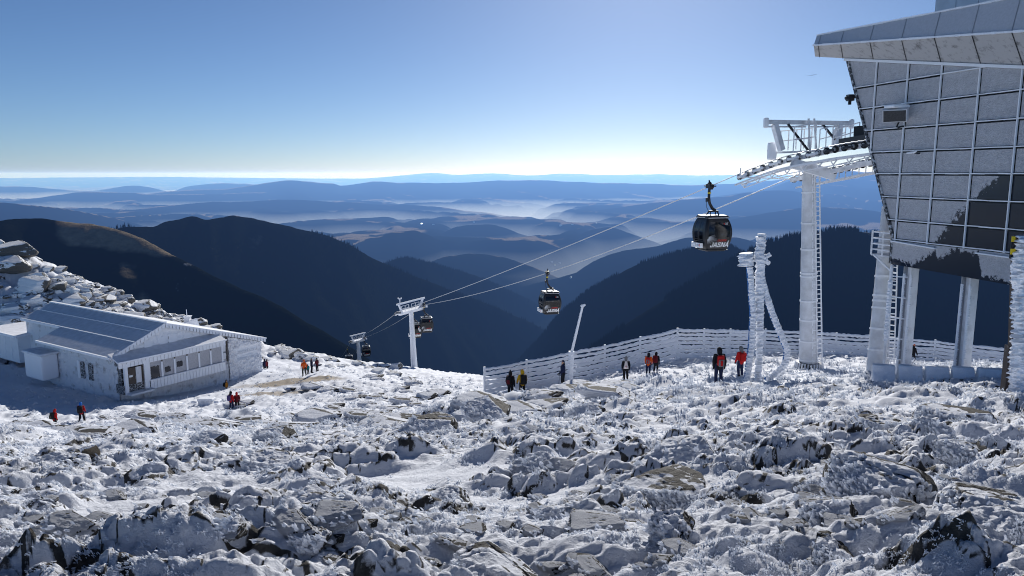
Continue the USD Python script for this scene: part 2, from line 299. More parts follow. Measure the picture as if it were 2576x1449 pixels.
def slabs(X, Y, cell, seed, prob, thick):
    """flat tilted stones lying about: height above the snow and how much of it is edge"""
    wx = X + cell * .25 * (noise(np.stack([X / cell * 1.7, Y / cell * 1.7, 0 * X], -1), seed) - .5); wy = Y + cell * .25 * (noise(np.stack([X / cell * 1.7, Y / cell * 1.7, 0 * X + 9], -1), seed) - .5)
    ci, cj = np.floor(wx / cell).astype(np.int64), np.floor(wy / cell).astype(np.int64)
    H = np.zeros_like(X); E = np.zeros_like(X)
    for a in (-1, 0, 1):
        for b in (-1, 0, 1):
            i, j = ci + a, cj + b
            h = [hash3(i, j, seed * 17 + k) for k in range(8)]
            px, py = wx - (i + .5 + .7 * (h[0] - .5)) * cell, wy - (j + .5 + .7 * (h[1] - .5)) * cell
            an = h[2] * 2 * PI; c, s = np.cos(an), np.sin(an)
            p, q = (c * px + s * py) / (cell * (.28 + .34 * h[3])), (-s * px + c * py) / (cell * (.2 + .26 * h[4]))
            e = (np.abs(p) ** 3 + np.abs(q) ** 3) ** (1 / 3)
            top = thick * cell * (.35 + h[5]) + .30 * (h[6] - .25) * py + .25 * (h[7] - .5) * px
            z = np.where(h[5] * .37 + h[6] * .63 < prob, np.maximum(top, 0) * (1 - sm(.70, 1.08, e)), 0)
            k = z > H; H = np.where(k, z, H); E = np.where(k, sm(.62, .9, e) * sm(0, .02, z / cell), E)
    return H, E
def lumps(X, Y, cell, seed, aniso=1.5, round_=1.0):
    """clumps of rime side by side: 0..1, deep creases between"""
    ca, sa = math.cos(.3), math.sin(.3)
    P = np.stack([X / cell * .9, Y / cell * .9, 0 * X], -1)
    x = (ca * X + sa * Y) / cell / aniso ** .5 + .55 * (noise(P, seed) - .5); y = (-sa * X + ca * Y) / cell * aniso ** .5 + .55 * (noise(P + 31.7, seed + 1) - .5)
    ci, cj = np.floor(x).astype(np.int64), np.floor(y).astype(np.int64); H = np.zeros_like(X)
    for a in (-1, 0, 1):
        for b in (-1, 0, 1):
            i, j = ci + a, cj + b
            h0, h1, h2 = (hash3(i, j, seed * 31 + k) for k in range(3))
            d2 = (x - i - h0) ** 2 + (y - j - h1) ** 2
            z = (.25 + .75 * h2) * np.clip(1 - d2 / (.55 + .5 * h2), 0, 1) ** (.5 * round_)
            H = np.maximum(H, z)
    return H
def detail(X, Y):
    u = X / Y; sp = .0044 * Y
    P = np.stack([X, Y, 0 * X], -1)
    rough = 1 - .55 * sm(26, 40, Y) * sm(-.1, .1, u) - .25 * sm(45, 62, Y) * (1 - sm(-.1, .1, u))
    patch = sm(.36, .60, fbm(P / 2.3, 3, 21)); patch2 = sm(.34, .62, fbm(P / 1.0, 3, 31)); smoothy = sm(.56, .68, fbm(P / 1.3 + 11, 3, 71) + .04 * sm(0, .25, u)) * (1 - sm(10, 18, Y))
    z = .40 * rough * (fbm(P / 3.2, 3, 1) - .5) + .34 * rough * (fbm(P * np.array([.75, 1.25, 1]) / 1.1, 3, 3) - .5) * (.4 + .6 * patch)
    rock = np.zeros_like(X)
    for cell, seed, pr, th, far in ((.80, 2, .36 , .13, 60), (.50, 5, .50, .13, 40), (.26, 8, .52, .15, 20), (.13, 11, .50, .20, 9)):
        fade = (1 - sm(far * .55, far, Y)) * (sm(7, 13, Y) if cell > .6 else 1) * (.3 + .7 * patch2) * (1 - .8 * smoothy)
        H, E = slabs(X, Y, cell, seed, pr, th); z = z + H * fade; rock = np.maximum(rock, E * sm(.1, .5, fade) * (.56 if cell > .2 else .5))
    cover = (.5 + .6 * patch2) * (.4 + .6 * rough) * (1 - .85 * smoothy)
    for lam, amp, seed in ((.85, .22, 40), (.42, .19, 41), (.22, .16, 42), (.115, .11, 43), (.06, .065, 44), (.034, .038, 45)):
        w = 1 - sm(.26, .5, sp / lam)
        lu = lumps(X, Y, lam, seed, 1.9); z = z + amp * w * (lu - .45) * cover * (1 - (.55 if lam > .3 else 0) * sm(.12, -.12, u) * sm(5, 9, Y))
        if lam > .1: rock = np.maximum(rock, .62 * sm(.2, .03, lu) * w * patch2)
    crumb = noise(P * 30, 80); z = z + .012 * (1 - sm(4, 7, Y)) * (crumb - .5)
    z = z + sm(16, 45, Y) * (.35 + .65 * rough) * .34 * (noise(P * np.array([1.3, .9, 1]), 61) ** 2 - .3) + sm(25, 60, Y) * .30 * rough * (noise(P * 2.6, 62) ** 2 - .3)
    sc = sm(86, 94, Y) * sm(-.22, -.32, u) ; l1, l2 = lumps(X, Y, 2.4, 51, 1.2), lumps(X, Y, 1.2, 52, 1.2); z = z + sc * (1.3 * l1 + .55 * l2 - .8); rock = np.maximum(rock, sc * .75 * sm(.3, .12, np.minimum(l1, l2)))
    return z, rock * (1 - sm(.4, 1, smoothy)), patch
nu, nY = 840, 760
U = np.linspace(-.90, .84, nu); YY = np.geomspace(1.5, YMAX, nY)
Ug, Yg = np.meshgrid(U, YY, indexing='ij'); Xg = Ug * Yg
dz, rock, patch = detail(Xg, Yg)
def flatten_w(X, Y):   # trodden and built-on places lie flatter
    w = np.zeros_like(X)
    for fx, fy, r in FLAT: w = np.maximum(w, 1 - sm(.6, 1.0, np.hypot(X - fx, Y - fy) / r))
    return w
FLAT = [(-34, 90, 15), (-34, 53, 11), (-24, 62, 8)]
Zg = hill_z(Xg, Yg) + dz * (1 - .6 * flatten_w(Xg, Yg))
rock = np.clip(rock + .12 - .14 * sm(30, 60, Yg), 0, 1)
xd_g = 1288 + FPX * Ug * .985
gravel = np.zeros_like(Xg)
for gx, gY, rx, ry, a in ((745, 84, 7.0, 3.0, .72), (690, 77, 6.5, 1.8, .62), (640, 84, 4.0, 1.6, .5), (850, 70, 6, 2.5, .35), (900, 80, 7, 3, .35), (1560, 24, 2.5, 1.0, .3), (1380, 11, 1.0, .6, .35)):
    cx = at(gx, 960, gY)[0]; gravel = np.maximum(gravel, a * (1 - sm(.55, 1.15, np.hypot((Xg - cx) / rx, (Yg - gY) / ry))))
idx = np.arange(nu * nY).reshape(nu, nY)
fq = np.stack([idx[:-1, :-1], idx[1:, :-1], idx[1:, 1:], idx[:-1, 1:]], -1).reshape(-1, 4)
g = obj('snow_slope', (np.stack([Xg, Yg, Zg], -1).reshape(-1, 3), fq), 'snow', smooth=True)
primvar(g, 'mask', np.stack([rock, gravel, 0 * rock], -1).reshape(-1, 3), 'color'); tag(g, kind='structure')
_zg = RegularGridInterpolator((U, np.log(YY)), Zg, bounds_error=False, fill_value=None)
def gz(X, Y): return float(_zg([[np.clip(X / Y, -.89, .83), math.log(min(max(Y, 1.5), YMAX))]])[0])
def on_ground(xd, yd, Y):
    p = at(xd, yd, Y); p[2] = gz(p[0], Y); return p
def on_slope(xd, yd, lo=1.9, hi=130.0):
    """first point of the smooth slope along the line of sight"""
    r = ray(xd, yd); r = r / r[1]; ys = np.geomspace(lo, hi, 500); h = ys * r[2] - hill_z(ys * r[0], ys)
    k = np.argmax(h < 0) if (h < 0).any() else len(ys) - 1
    return np.array([r[0] * ys[k], ys[k], 0]) + np.array([0, 0, gz(r[0] * ys[k], ys[k])])

# ------------------------------------------------------------------ far terrain: ridge after ridge down to the plain
RIDGES = [  # crest (picture column, row, distance), front fall, back fall, crest roundness, spur size
 ([(-700,575,1500),(-200,566,1550),(0,556,1600),(90,551,1650),(150,553,1650),(215,558,1650),(300,577,1620),(380,612,1580),(470,662,1520),(560,705,1470),(650,745,1420),(760,800,1360),(900,880,1300),(1000,960,1250)], .68, .55, 25, 22),
 ([(120,640,2500),(250,590,2450),(330,572,2450),(380,571,2500),(412,560,2550),(450,553,2600),(485,545,2650),(520,553,2650),(550,549,2700),(585,543,2750),(620,548,2800),(690,560,2850),(760,577,2900),(830,596,3000),(880,618,3050),(930,645,3150),(990,672,3300),(1060,700,3450),(1150,735,3700),(1250,775,3950),(1340,815,4200),(1420,860,4400)], .82, .5, 30, 45),
 ([(860,700,4600),(950,668,4500),(1010,650,4600),(1060,655,4700),(1130,675,4900),(1200,695,5100),(1270,725,5400),(1330,755,5700),(1380,785,6000)], .68, .45, 40, 40),
 ([(1250,960,3400),(1320,890,3300),(1360,850,3200),(1400,800,3100),(1450,755,3000),(1500,720,2950),(1550,694,2900),(1600,668,2850),(1650,650,2800),(1700,637,2750),(1745,626,2700),(1790,613,2700),(1830,618,2700),(1870,635,2750),(1930,665,2800),(2100,720,2900)], .68, .5, 25, 40),
 ([(1330,1000,1900),(1400,940,1900),(1500,868,1900),(1600,800,1900),(1700,740,1900),(1800,682,1900),(1880,636,1900),(1930,612,1920),(1970,604,1950),(2030,594,2000),(2090,582,2000),(2140,579,2000),(2180,585,2000),(2300,605,2000),(2576,650,2000),(3100,700,2000)], .68, .5, 25, 30),
 ([(860,640,8500),(900,610,9000),(960,592,9200),(1000,583,9300),(1040,580,9400),(1075,592,9500),(1110,610,9600),(1150,640,9700)], .22, .3, 120, 60),
 ([(1060,625,11000),(1110,590,11500),(1150,572,11800),(1190,566,12000),(1230,564,12000),(1270,572,12000),(1310,587,12000),(1370,606,12000),(1440,640,12000)], .22, .3, 150, 70),
 ([(1020,680,7200),(1080,655,7200),(1130,640,7200),(1180,636,7300),(1240,645,7400),(1320,668,7500),(1400,700,7500)], .25, .3, 100, 60),
 ([(1340,640,10500),(1400,618,10800),(1450,592,11000),(1500,575,11500),(1530,570,11500),(1580,585,11500),(1640,606,11500),(1720,640,11500)], .22, .3, 150, 70),
 ([(1450,690,6800),(1520,650,7000),(1580,632,7200),(1650,622,7400),(1730,600,7600),(1790,592,7800),(1860,600,8000),(1950,630,8000)], .25, .3, 100, 60),
 ([(1500,590,14500),(1560,558,15000),(1620,548,15500),(1680,556,15500),(1760,580,15500),(1830,600,15500)], .2, .25, 200, 70),
 ([(1700,600,13000),(1800,560,13500),(1900,540,14000),(2000,528,14500),(2100,522,15000),(2200,530,15000),(2400,560,15000),(2700,560,15000)], .2, .25, 200, 80),
 ([(1350,575,18000),(1450,540,18500),(1560,520,19000),(1700,505,19500),(1830,492,20000),(1960,482,20500),(2100,500,20500),(2300,520,20500),(2700,520,20500)], .16, .25, 300, 100),
 ([(-800,530,11000),(-200,515,11500),(0,511,12000),(60,515,12000),(130,522,12500),(200,533,13000),(280,550,13500),(400,580,14000)], .2, .25, 200, 80),
 ([(200,560,20000),(420,520,20000),(560,508,20500),(690,503,21000),(820,508,21000),(950,513,21000),(1080,521,20500),(1200,530,20000),(1300,548,19500),(1400,570,19000)], .14, .2, 400, 90),
 ([(-800,500,27000),(-200,497,27000),(0,505,27500),(90,498,28000),(160,489,28500),(230,482,28500),(290,484,28500),(400,490,28000),(520,490,28000),(650,485,29000),(800,487,29000),(1000,490,30000)], .12, .2, 500, 120),
 ([(260,505,31000),(380,487,31500),(460,478,32000),(560,476,32500),(640,466,33000),(700,457,33000),(740,454,33000),(790,456,33000),(835,459,33000),(860,467,33000),(900,463,34000),(940,458,34000),(1000,461,34000),(1080,459,34000),(1200,456,35000),(1290,452,35000),(1380,455,35000),(1440,458,35000),(1530,461,35000),(1640,462,35000),(1760,464,36000),(1850,462,36000),(1960,452,35000),(2100,445,34000),(2400,445,34000),(2700,450,34000)], .1, .15, 600, 120),
 ([(1930,475,27000),(2000,452,27000),(2060,438,27000),(2100,430,27000),(2135,429,27000),(2175,434,27000),(2250,430,27000),(2400,428,27000),(2700,440,27000)], .13, .2, 500, 100),
 ([(-800,472,40000),(-200,470,40000),(0,469,42000),(70,470,42000),(150,476,42000),(230,480,42000),(290,472,42000),(335,466,42000),(380,472,42000),(430,482,42000),(470,470,44000),(540,461,44000),(610,463,44000),(690,468,44000)], .1, .15, 800, 80),
 ([(-800,452,98000),(0,448,98000),(200,446,98000),(400,445,98000),(600,447,98000),(900,449,98000),(1000,442,95000),(1090,435,95000),(1150,439,95000),(1240,436,95000),(1330,441,95000),(1420,436,95000),(1520,440,95000),(1650,438,95000),(1760,441,95000),(1900,439,95000),(2100,440,95000),(2700,440,95000)], .06, .1, 1200, 60)]
RS = []
for pts, sf, sb, rd, spur in RIDGES:
    P = np.array([at(*p) for p in pts]); o = np.argsort(P[:, 0] / P[:, 1]); P = P[o]; uu = P[:, 0] / P[:, 1]
    RS.append((uu, PchipInterpolator(uu, P[:, 1]), PchipInterpolator(uu, P[:, 2]), sf, sb, rd, spur, P))
def far_z(u, Y, seed=0):
    X = u * Y
    big = np.clip((Y - 5000) / 9000, 0, 1)
    plain_z = -1150 - 260 * sm(5000, 11000, Y) + 120 * (fbm(np.stack([X / 2600, Y / 2600, 0 * X], -1), 4, 77) - .5) * sm(4000, 9000, Y)
    hp = np.stack([X / 3600, Y / 4200, 0 * X + 3], -1); rg = 1 - np.abs(2 * fbm(hp, 5, 801) - 1)
    z = plain_z + 520 * sm(.55, 1.0, rg) * sm(6500, 9500, Y) * (1 - sm(26000, 40000, Y))
    z0 = base_z(u * 139.0, np.full_like(u, 139.0)) - 2.0
    own = z0 - .52 * (Y - 139.0) + 20 * (fbm(np.stack([X / 90, Y / 90, 0 * X], -1), 4, 5) - .5) * sm(160, 400, Y)
    z = np.maximum(z, own)
    for k, (uu, fY, fz, sf, sb, rd, spur, P) in enumerate(RS):
        uc = np.clip(u, uu[0], uu[-1]); Yr, zr = fY(uc), fz(uc)
        zr = zr + (spur * 1.1 * (fbm(np.stack([uc * Yr / (spur * 14.0), 0 * u + k, 0 * u], -1), 5, 700 + k) - .5) if k >= 5 else 0)
        out = np.abs(u - uc) * Yr
        d = Y - Yr
        rel = np.maximum(zr + 1400, 100)
        s = np.where(d < 0, sf, sb)
        fall = s * (np.sqrt(d * d + rd * rd) - rd) + .45 * out * (sf / .4)
        # spurs and gullies run down from the crest
        along = (X + .55 * d) / (spur * 9.0); q = np.stack([along, d / (spur * 40.0), np.full_like(X, k * 7.3)], -1)
        rid = 1 - np.abs(2 * noise(q, 90 + k) - 1); rid2 = 1 - np.abs(2 * noise(q * np.array([2.6, 3.0, 1]), 190 + k) - 1)
        amp = spur * (3.2 if k < 3 else 2.4) * sm(0, spur * 9, fall + .0 * d)
        fine = spur * .35 * (fbm(np.stack([X / (spur * 2.5), Y / (spur * 2.5), 0 * X + k], -1), 4, 290 + k) - .5)
        zz = zr - fall + amp * (rid - .62) + amp * .35 * (rid2 - .5) + fine * sm(0, spur * 3, fall + spur * .4)
        if k < 5: zz = zz + (150 if k < 2 else 90) * (fbm(np.stack([(X + .5 * d) / 300, Y / 420, 0 * X + k], -1), 4, 650 + k) - .5) * sm(15, 220, fall)
        if k < 5: RIDCREST[:] = np.where(zz > z, np.where(k < 2, sm(.84, .98, rid) * (.3 + .7 * sm(.4, .6, rid2)) * sm(20, 120, fall) * (1 - sm(350, 700, fall)), .25 * sm(.8, .97, rid)), RIDCREST) if RIDCREST.shape == z.shape else RIDCREST
        z = np.maximum(z, zz)
    z = z + sm(300, 900, Y) * (1 - sm(5000, 9000, Y)) * (16 * (fbm(np.stack([X / 110, Y / 110, 0 * X], -1), 5, 611) - .5))
    return z
fu, fY = 700, 520
Uf = np.linspace(-1.0, .98, fu); YF = np.r_[np.geomspace(139, 1000, 60)[:-1], np.geomspace(1000, 7000, 260)[:-1], np.geomspace(7000, 120000, fY - 318)]
UF, YFg = np.meshgrid(Uf, YF, indexing='ij'); RIDCREST = np.zeros_like(UF); ZF = far_z(UF, YFg); XF = UF * YFg
pos = np.stack([XF, YFg, ZF], -1)
gr = np.gradient(ZF, axis=1) / np.gradient(YFg, axis=1)
fb = fbm(np.stack([XF / 420, YFg / 420, 0 * XF], -1), 5, 400)
alt = sm(-420, -130, ZF) * sm(1200, 1500, YFg)
grass = np.clip(.0 + .75 * alt * sm(.50, .68, fb) + .04 * alt, 0, 1)
grass = grass * (1 - .9 * sm(1950, 1850, YFg) * sm(-.585, -.64, UF)) 
grass = np.clip(np.maximum(grass, 1.25 * RIDCREST * sm(.38, .56, fb) * (YFg < 6500)), 0, .85)
flat = 1 - sm(.02, .10, np.abs(gr))
fields = sm(5500, 8500, YFg) * flat * (.25 + .6 * sm(.42, .6, fbm(np.stack([XF / 900, YFg / 1500, 0 * XF], -1), 4, 402)))
grass = np.maximum(grass, fields)
gul = fbm(np.stack([XF / 60, YFg / 500, 0 * XF], -1), 4, 401)
snowm = np.where(YFg < 5000, .02 + .42 * sm(.60, .74, gul) * sm(-700, -250, ZF), 0)
ix = np.arange(fu * len(YF)).reshape(fu, len(YF))
fq = np.stack([ix[:-1, :-1], ix[1:, :-1], ix[1:, 1:], ix[:-1, 1:]], -1).reshape(-1, 4)
h = obj('mountains', (pos.reshape(-1, 3), fq), 'mountain', smooth=True)
primvar(h, 'cover', np.stack([grass, snowm, 0 * grass], -1).reshape(-1, 3), 'color'); tag(h, kind='structure')
# conifer forest on the nearer ridges: a far-off wood that reads as one mass
rng = np.random.default_rng(7)
pts = []
_zf = RegularGridInterpolator((Uf, np.log(YF)), ZF, bounds_error=False, fill_value=None)
for k, (nn, lo, hi) in {1: (2500, -900, 160), 2: (2500, -700, 60), 3: (9000, -900, 60), 4: (9000, -900, 40)}.items():
    uu, fYr, fz, *_ = RS[k]; P = RS[k][7]
    u = rng.uniform(max(uu[0], -.78), min(uu[-1], .80), nn); d = -np.abs(rng.normal(0, 1, nn)) * 120 + rng.uniform(0, 60, nn)
    Yp = fYr(u) + d; z = _zf(np.stack([u, np.log(Yp)], -1))
    crest_bare = (k == 1) * (z > -230)
    dens = fbm(np.stack([u * Yp / 160, Yp / 160, 0 * u], -1), 3, 500)
    ok = (dens > .40 + .3 * crest_bare) & ((k != 1) | (z < -165))
    pts.append(np.stack([u * Yp, Yp, z], -1)[ok])
pts = np.vstack(pts)
pi = UsdGeom.PointInstancer.Define(stage, '/World/conifer_forest')
protos = []
for k in range(2):
    mb = MB(); r = np.random.default_rng(k)
    for lev in range(4):
        z0 = 1.5 + lev * 3.2; mb.tube([(0, 0, z0), (0, 0, z0 + 5.2)], [2.9 - .62 * lev, .05], 6, cap=False)
    v, f = mb.get(); v = v + r.normal(0, .25, v.shape)
    protos.append(usdkit.mesh(stage, f'/World/conifer_forest/conifer{"" if k == 0 else "_001"}', (v, f), M['conifer']).GetPath())
pi.CreatePrototypesRel().SetTargets(protos); N = len(pts)
pi.CreatePositionsAttr(Vt.Vec3fArray.FromNumpy(pts.astype(np.float32))); pi.CreateProtoIndicesAttr(Vt.IntArray.FromNumpy(rng.integers(0, 2, N).astype(np.int32)))
sc = rng.uniform(.4, .95, N); pi.CreateScalesAttr(Vt.Vec3fArray.FromNumpy(np.stack([sc, sc, sc * rng.uniform(.9, 1.2, N)], 1).astype(np.float32)))
tag(pi, 'dark conifer forest covering the shaded ridges below', 'forest', kind='stuff')

# ------------------------------------------------------------------ the air
if HAZE > 0:
    bx = trimesh.creation.box(bounds=[[-130000, -4000, -1800.0], [130000, 150000, 130]])
    mat('haze_air', {'v': ('principled_volume', dict(color=HAZE_COL, density=HAZE, anisotropy=HAZE_G, absorption_color=(1.0, 1.0, 1.0)))}, [], None, volume='v.volume')
    mist = trimesh.creation.box(bounds=[[-30000, 6800, -1700], [30000, 46000, MIST_TOP]]); mat('mist_air', {'v': ('principled_volume', dict(color=(.8, .9, 1.0), density=MIST, anisotropy=.45, absorption_color=(1.0, 1.0, 1.0)))}, [], None, volume='v.volume')
    mz = obj('valley_mist', (mist.vertices, mist.faces), 'mist_air'); tag(mz, 'low white mist lying in the valley between the hills', 'mist', kind='stuff')
    hz = obj('haze', (bx.vertices, bx.faces), 'haze_air'); tag(hz, 'pale blue haze filling the valley air', 'haze', kind='stuff')
# ------------------------------------------------------------------ mountain station on the right, in the shade
P0 = np.array([18.733, 28.0, -2.911]); SE = np.array([-.24892, .96852, 0]); SN = np.array([-.96852, -.24892, 0]); UPZ = np.array([0, 0, 1.0])
SXY = np.array([P0[0], P0[1], 0])
def S(s, z, off=0.0): return SXY + SE * s + SN * off + UPZ * z
def on_facade(xd, yd, off=0.0):
    q = at_plane(xd, yd, P0 + SN * off, SN); return float(np.dot(q - P0, SE)), float(q[2])
def edge_s(z): return 5.79 + np.maximum(np.asarray(z) + 2.8, 0) * .47
def top_z(s): return 3.88 + .17 * np.asarray(s)
st = thing('station_building', 'frost-covered lift station with grid facade and overhanging sloping roof', 'building', (0, 0, 0))
MULL = [-5.6, -3.74, -1.87, .02, 1.86, 3.75, 5.60, 7.55, 9.9]; ROWS = [-2.93, -2.06, -1.03, 0.0, 1.0, 2.02, 3.06, 4.08, 5.7]
# body behind the facade
out = [(-5.6, -4.25), (5.79, -4.08), (5.79, -2.8)] + [(float(edge_s(z)), z) for z in (0, 2.4, 5.45)] + [(-5.6, float(top_z(-5.6)) - .02)]
body = MB().prism(out, SXY - SN * .12, SE, UPZ, -SN, 9.0); obj('body', body, 'beam_dark', st)
def clear_s(z): return np.interp(z, [-2.95, -2.06, -1.03, 0, .02], [3.4, 2.7, 1.75, .55, -9])
pn = np.random.default_rng(3)
for r in range(len(ROWS) - 1):
    for c in range(len(MULL) - 1):
        s0, s1, z0, z1 = MULL[c] + .085, MULL[c + 1] - .06, ROWS[r] + .045, ROWS[r + 1] - .085
        if r + 2 < len(ROWS) and top_z((s0 + s1) / 2) - .1 < ROWS[r + 1] + .21: z1 = 9.0
        if edge_s(min(z1, 5.5)) - .12 < s0 or top_z((s0 + s1) / 2) - .1 < z0 + .15: continue
        T, R = np.meshgrid(np.linspace(0, 1, 15), np.linspace(0, 1, 11), indexing='ij')
        zt = np.minimum(z1, top_z((s0 + s1) / 2) - .1); zn = z0 + R * (zt - z0)
        ss = s0 + T * (np.minimum(s1, edge_s(zn) - .12) - s0); zz = z0 + R * np.maximum(np.minimum(z1, top_z(ss) - .1) - z0, .02)
        pos = (SXY + ss[..., None] * SE + SN * (-.02 + .004 * pn.normal()) + zz[..., None] * UPZ).reshape(-1, 3)
        i = np.arange(15 * 11).reshape(15, 11); f = np.stack([i[:-1, :-1], i[:-1, 1:], i[1:, 1:], i[1:, :-1]], -1).reshape(-1, 4)
        rm = np.clip(.5 + (ss - clear_s(zz)) * 1.1, -.15, 1.3)
        rm = np.where((zz > 0) & (ss < 0), .8 + .12 * zz, np.where(zz > 0, 1.4, rm))
        p = obj('facade_panel', (pos, f), 'frosted_panel', st); primvar(p, 'rime', rm.ravel())
# frames: upright and level bars carrying a white crust
for s in MULL[:-1]:
    zt = float(top_z(s)) - .05; zb = -2.98
    if s > 5.79: zb = (s - 5.79) / .47 - 2.8
    mb = MB().bar(S(s, zb, .03), S(s, zt, .03), .042, .07, up=SN); obj('mullion', mb, 'rime_fine', st)
for z in ROWS[:-1]:
    e = float(edge_s(z)) - .05; s = -5.6
    if z > 3: s = max(s, (z - 3.88) / .17 + .1)
    mb = MB()
    while s < e - .05:
        n = min(e, s + .62); mb.bar(S(s, z + pn.normal() * .004, .035), S(n, z + pn.normal() * .004, .035), .06, .032 + .016 * pn.random(), up=UPZ); s = n
    obj('transom', mb, 'rime_fine', st)
obj('edge_trim', MB().bar(S(5.76, -4.05, 0), S(5.76, -2.8, 0), .13, .12, up=SN).bar(S(5.76, -2.8, 0), S(9.62, 5.5, 0), .13, .12, up=SN), 'frost_dark', st)
obj('head_trim', MB().bar(S(-5.6, float(top_z(-5.6)) - .03, .05), S(9.75, float(top_z(9.75)) - .03, .05), .12, .12, up=UPZ), 'rime_fine', st)
# the deep beam below, rime hanging from it on the left
ss, zz = np.meshgrid(np.linspace(-5.6, 5.7, 120), np.linspace(0, 1, 18), indexing='ij'); zlow = -4.23 + .0145 * (ss + 5.6); zz = zlow + zz * (-2.99 - zlow)
i = np.arange(120 * 18).reshape(120, 18); f = np.stack([i[:-1, :-1], i[:-1, 1:], i[1:, 1:], i[1:, :-1]], -1).reshape(-1, 4)
dr = np.interp(ss, [-5.6, -.8, -.3, .9, 1.15, 2.3, 2.9, 3.1, 3.3, 3.55, 4.4, 5.1, 5.7], [.2, .55, .85, .75, .1, .05, .35, .45, .15, .35, .75, .72, .62])
rm = np.clip(.5 + (dr * 1.25 - (-2.99 - zz)) * 2.0, -.2, 1.1)
p = obj('beam_panel', ((SXY + ss[..., None] * SE + SN * .03 + zz[..., None] * UPZ).reshape(-1, 3), f), 'frosted_panel', st); primvar(p, 'rime', rm.ravel())
obj('sill_ledge', MB().bar(S(3.2, -3.12, .09), S(5.75, -3.02, .09), .1, .05), 'rime', st); obj('sill_ledge', MB().bar(S(-.6, -3.12, .09), S(1.2, -3.10, .09), .1, .05), 'rime', st)
# eaves: soffit strip, then the steep fascia above
OFF = 1.2
sE0, zE0 = on_facade(2046.7, 114, OFF); sE1, zE1 = on_facade(2576, 78, OFF)
sI0, zI0 = on_facade(2051, 142.5, 0.0)
sT0, zT0 = on_facade(2054.7, 89.2, .85); sT1, zT1 = on_facade(2505, 2.7, .85)
lin = lambda s, a, za, b, zb: za + (s - a) * (zb - za) / (b - a)
def EV(t):  # t = metres from the far end
    s = sE0 - t; return S(s, lin(s, sE0, zE0, sE1, zE1), OFF)
def IN(t):
    s = sI0 - t * (sI0 + 5.6) / (sE0 + 5.6); return S(s, float(top_z(s)) + .02 if s < 9 else lin(s, 9, float(top_z(9)) + .02, sI0, zI0), .02)
def TP(t):
    s = sT0 - t * (sT0 + 5.6) / (sE0 + 5.6); return S(s, lin(s, sT0, zT0, sT1, zT1), .85)
TE = sE0 + 5.6; js = [0, .35, 2.0, 3.95, 5.85, 7.6, 9.4, 11.1, 12.9, 14.6, TE]
def quad_slab(a, b, c, d, th):
    n = unit(np.cross(b - a, d - a)); v = np.array([a, b, c, d, a - n * th, b - n * th, c - n * th, d - n * th])
    return v, np.array([[0, 1, 2, 3], [7, 6, 5, 4], [0, 4, 5, 1], [1, 5, 6, 2], [2, 6, 7, 3], [3, 7, 4, 0]])
for a, b in zip(js[:-1], js[1:]):
    a2, b2 = a + .004, b - .004
    if b < TE: obj('joint', MB().bar(EV(b) + UPZ * -.012, IN(b) + UPZ * -.006, .03, .03), 'dark_metal', st); obj('joint', MB().bar(EV(b) + SN * .012, TP(b) + SN * .006, .02, .02), 'grey_metal', st)
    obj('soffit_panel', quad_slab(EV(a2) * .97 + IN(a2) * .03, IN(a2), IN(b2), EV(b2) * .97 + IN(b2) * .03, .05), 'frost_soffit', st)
    obj('fascia_panel', quad_slab(TP(a2), EV(a2), EV(b2), TP(b2), .06), 'fascia_frost', st)
mb = MB(); nn_ = 90
for k in range(nn_):
    t0, t1 = TE * k / nn_, TE * (k + 1) / nn_; r = .05 + .025 * pn.random()
    mb.bar(EV(t0) + SN * .02, EV(t1) + SN * .02, r, r * 1.2); r = .05 + .03 * pn.random(); mb.bar(TP(t0) + UPZ * .01, TP(t1) + UPZ * .01, r, r)
tag(obj('eave_crust', mb, 'rime', st), kind='stuff')
a, b, c, d = TP(0), EV(0), IN(0), TP(0) - SN * 8 + UPZ * 1.0
e_, f_, g_ = TP(TE), EV(TE), IN(TE); h_ = TP(TE) - SN * 8 + UPZ * 1.0
c2, g2 = IN(0) - SN * 8, IN(TE) - SN * 8
rv = np.array([a, b, c, c2, d, e_, f_, g_, g2, h_]) + UPZ * .02 - SN * .16
obj('roof', (rv, np.array([[0, 2, 1], [0, 3, 2], [0, 4, 3], [5, 6, 7], [5, 7, 8], [5, 8, 9], [0, 5, 9], [0, 9, 4], [2, 3, 8], [2, 8, 7], [3, 4, 9], [3, 9, 8]])), 'dark_metal', st)
# roof plant: two pale boxes above the roof edge
q0 = at_plane(2352, 24, P0 - SN * 1.6, SN); q1 = at_plane(2470, 8, P0 - SN * 1.6, SN); zb = min(q0[2], q1[2]) - .6; Lb = np.linalg.norm((q0 - q1)[:2])
vent = thing('roof_vent', 'pale metal ventilation box standing on the station roof', 'vent', (0, 0, 0))
for k in range(3):
    cpt = q0 - SE * (.55 + k * 1.15) - SN * .9; cpt[2] = zb + .95
    obj('casing', MB().box(cpt, (1.11, 1.8, 1.9), [SE, -SN, UPZ]), 'roof_frost', vent)
obj('cap', MB().box(q0 - SE * 1.7 - SN * .9 + UPZ * (zb + 1.93 - q0[2]), (3.6, 1.95, .07), [SE, -SN, UPZ]), 'rime_fine', vent)
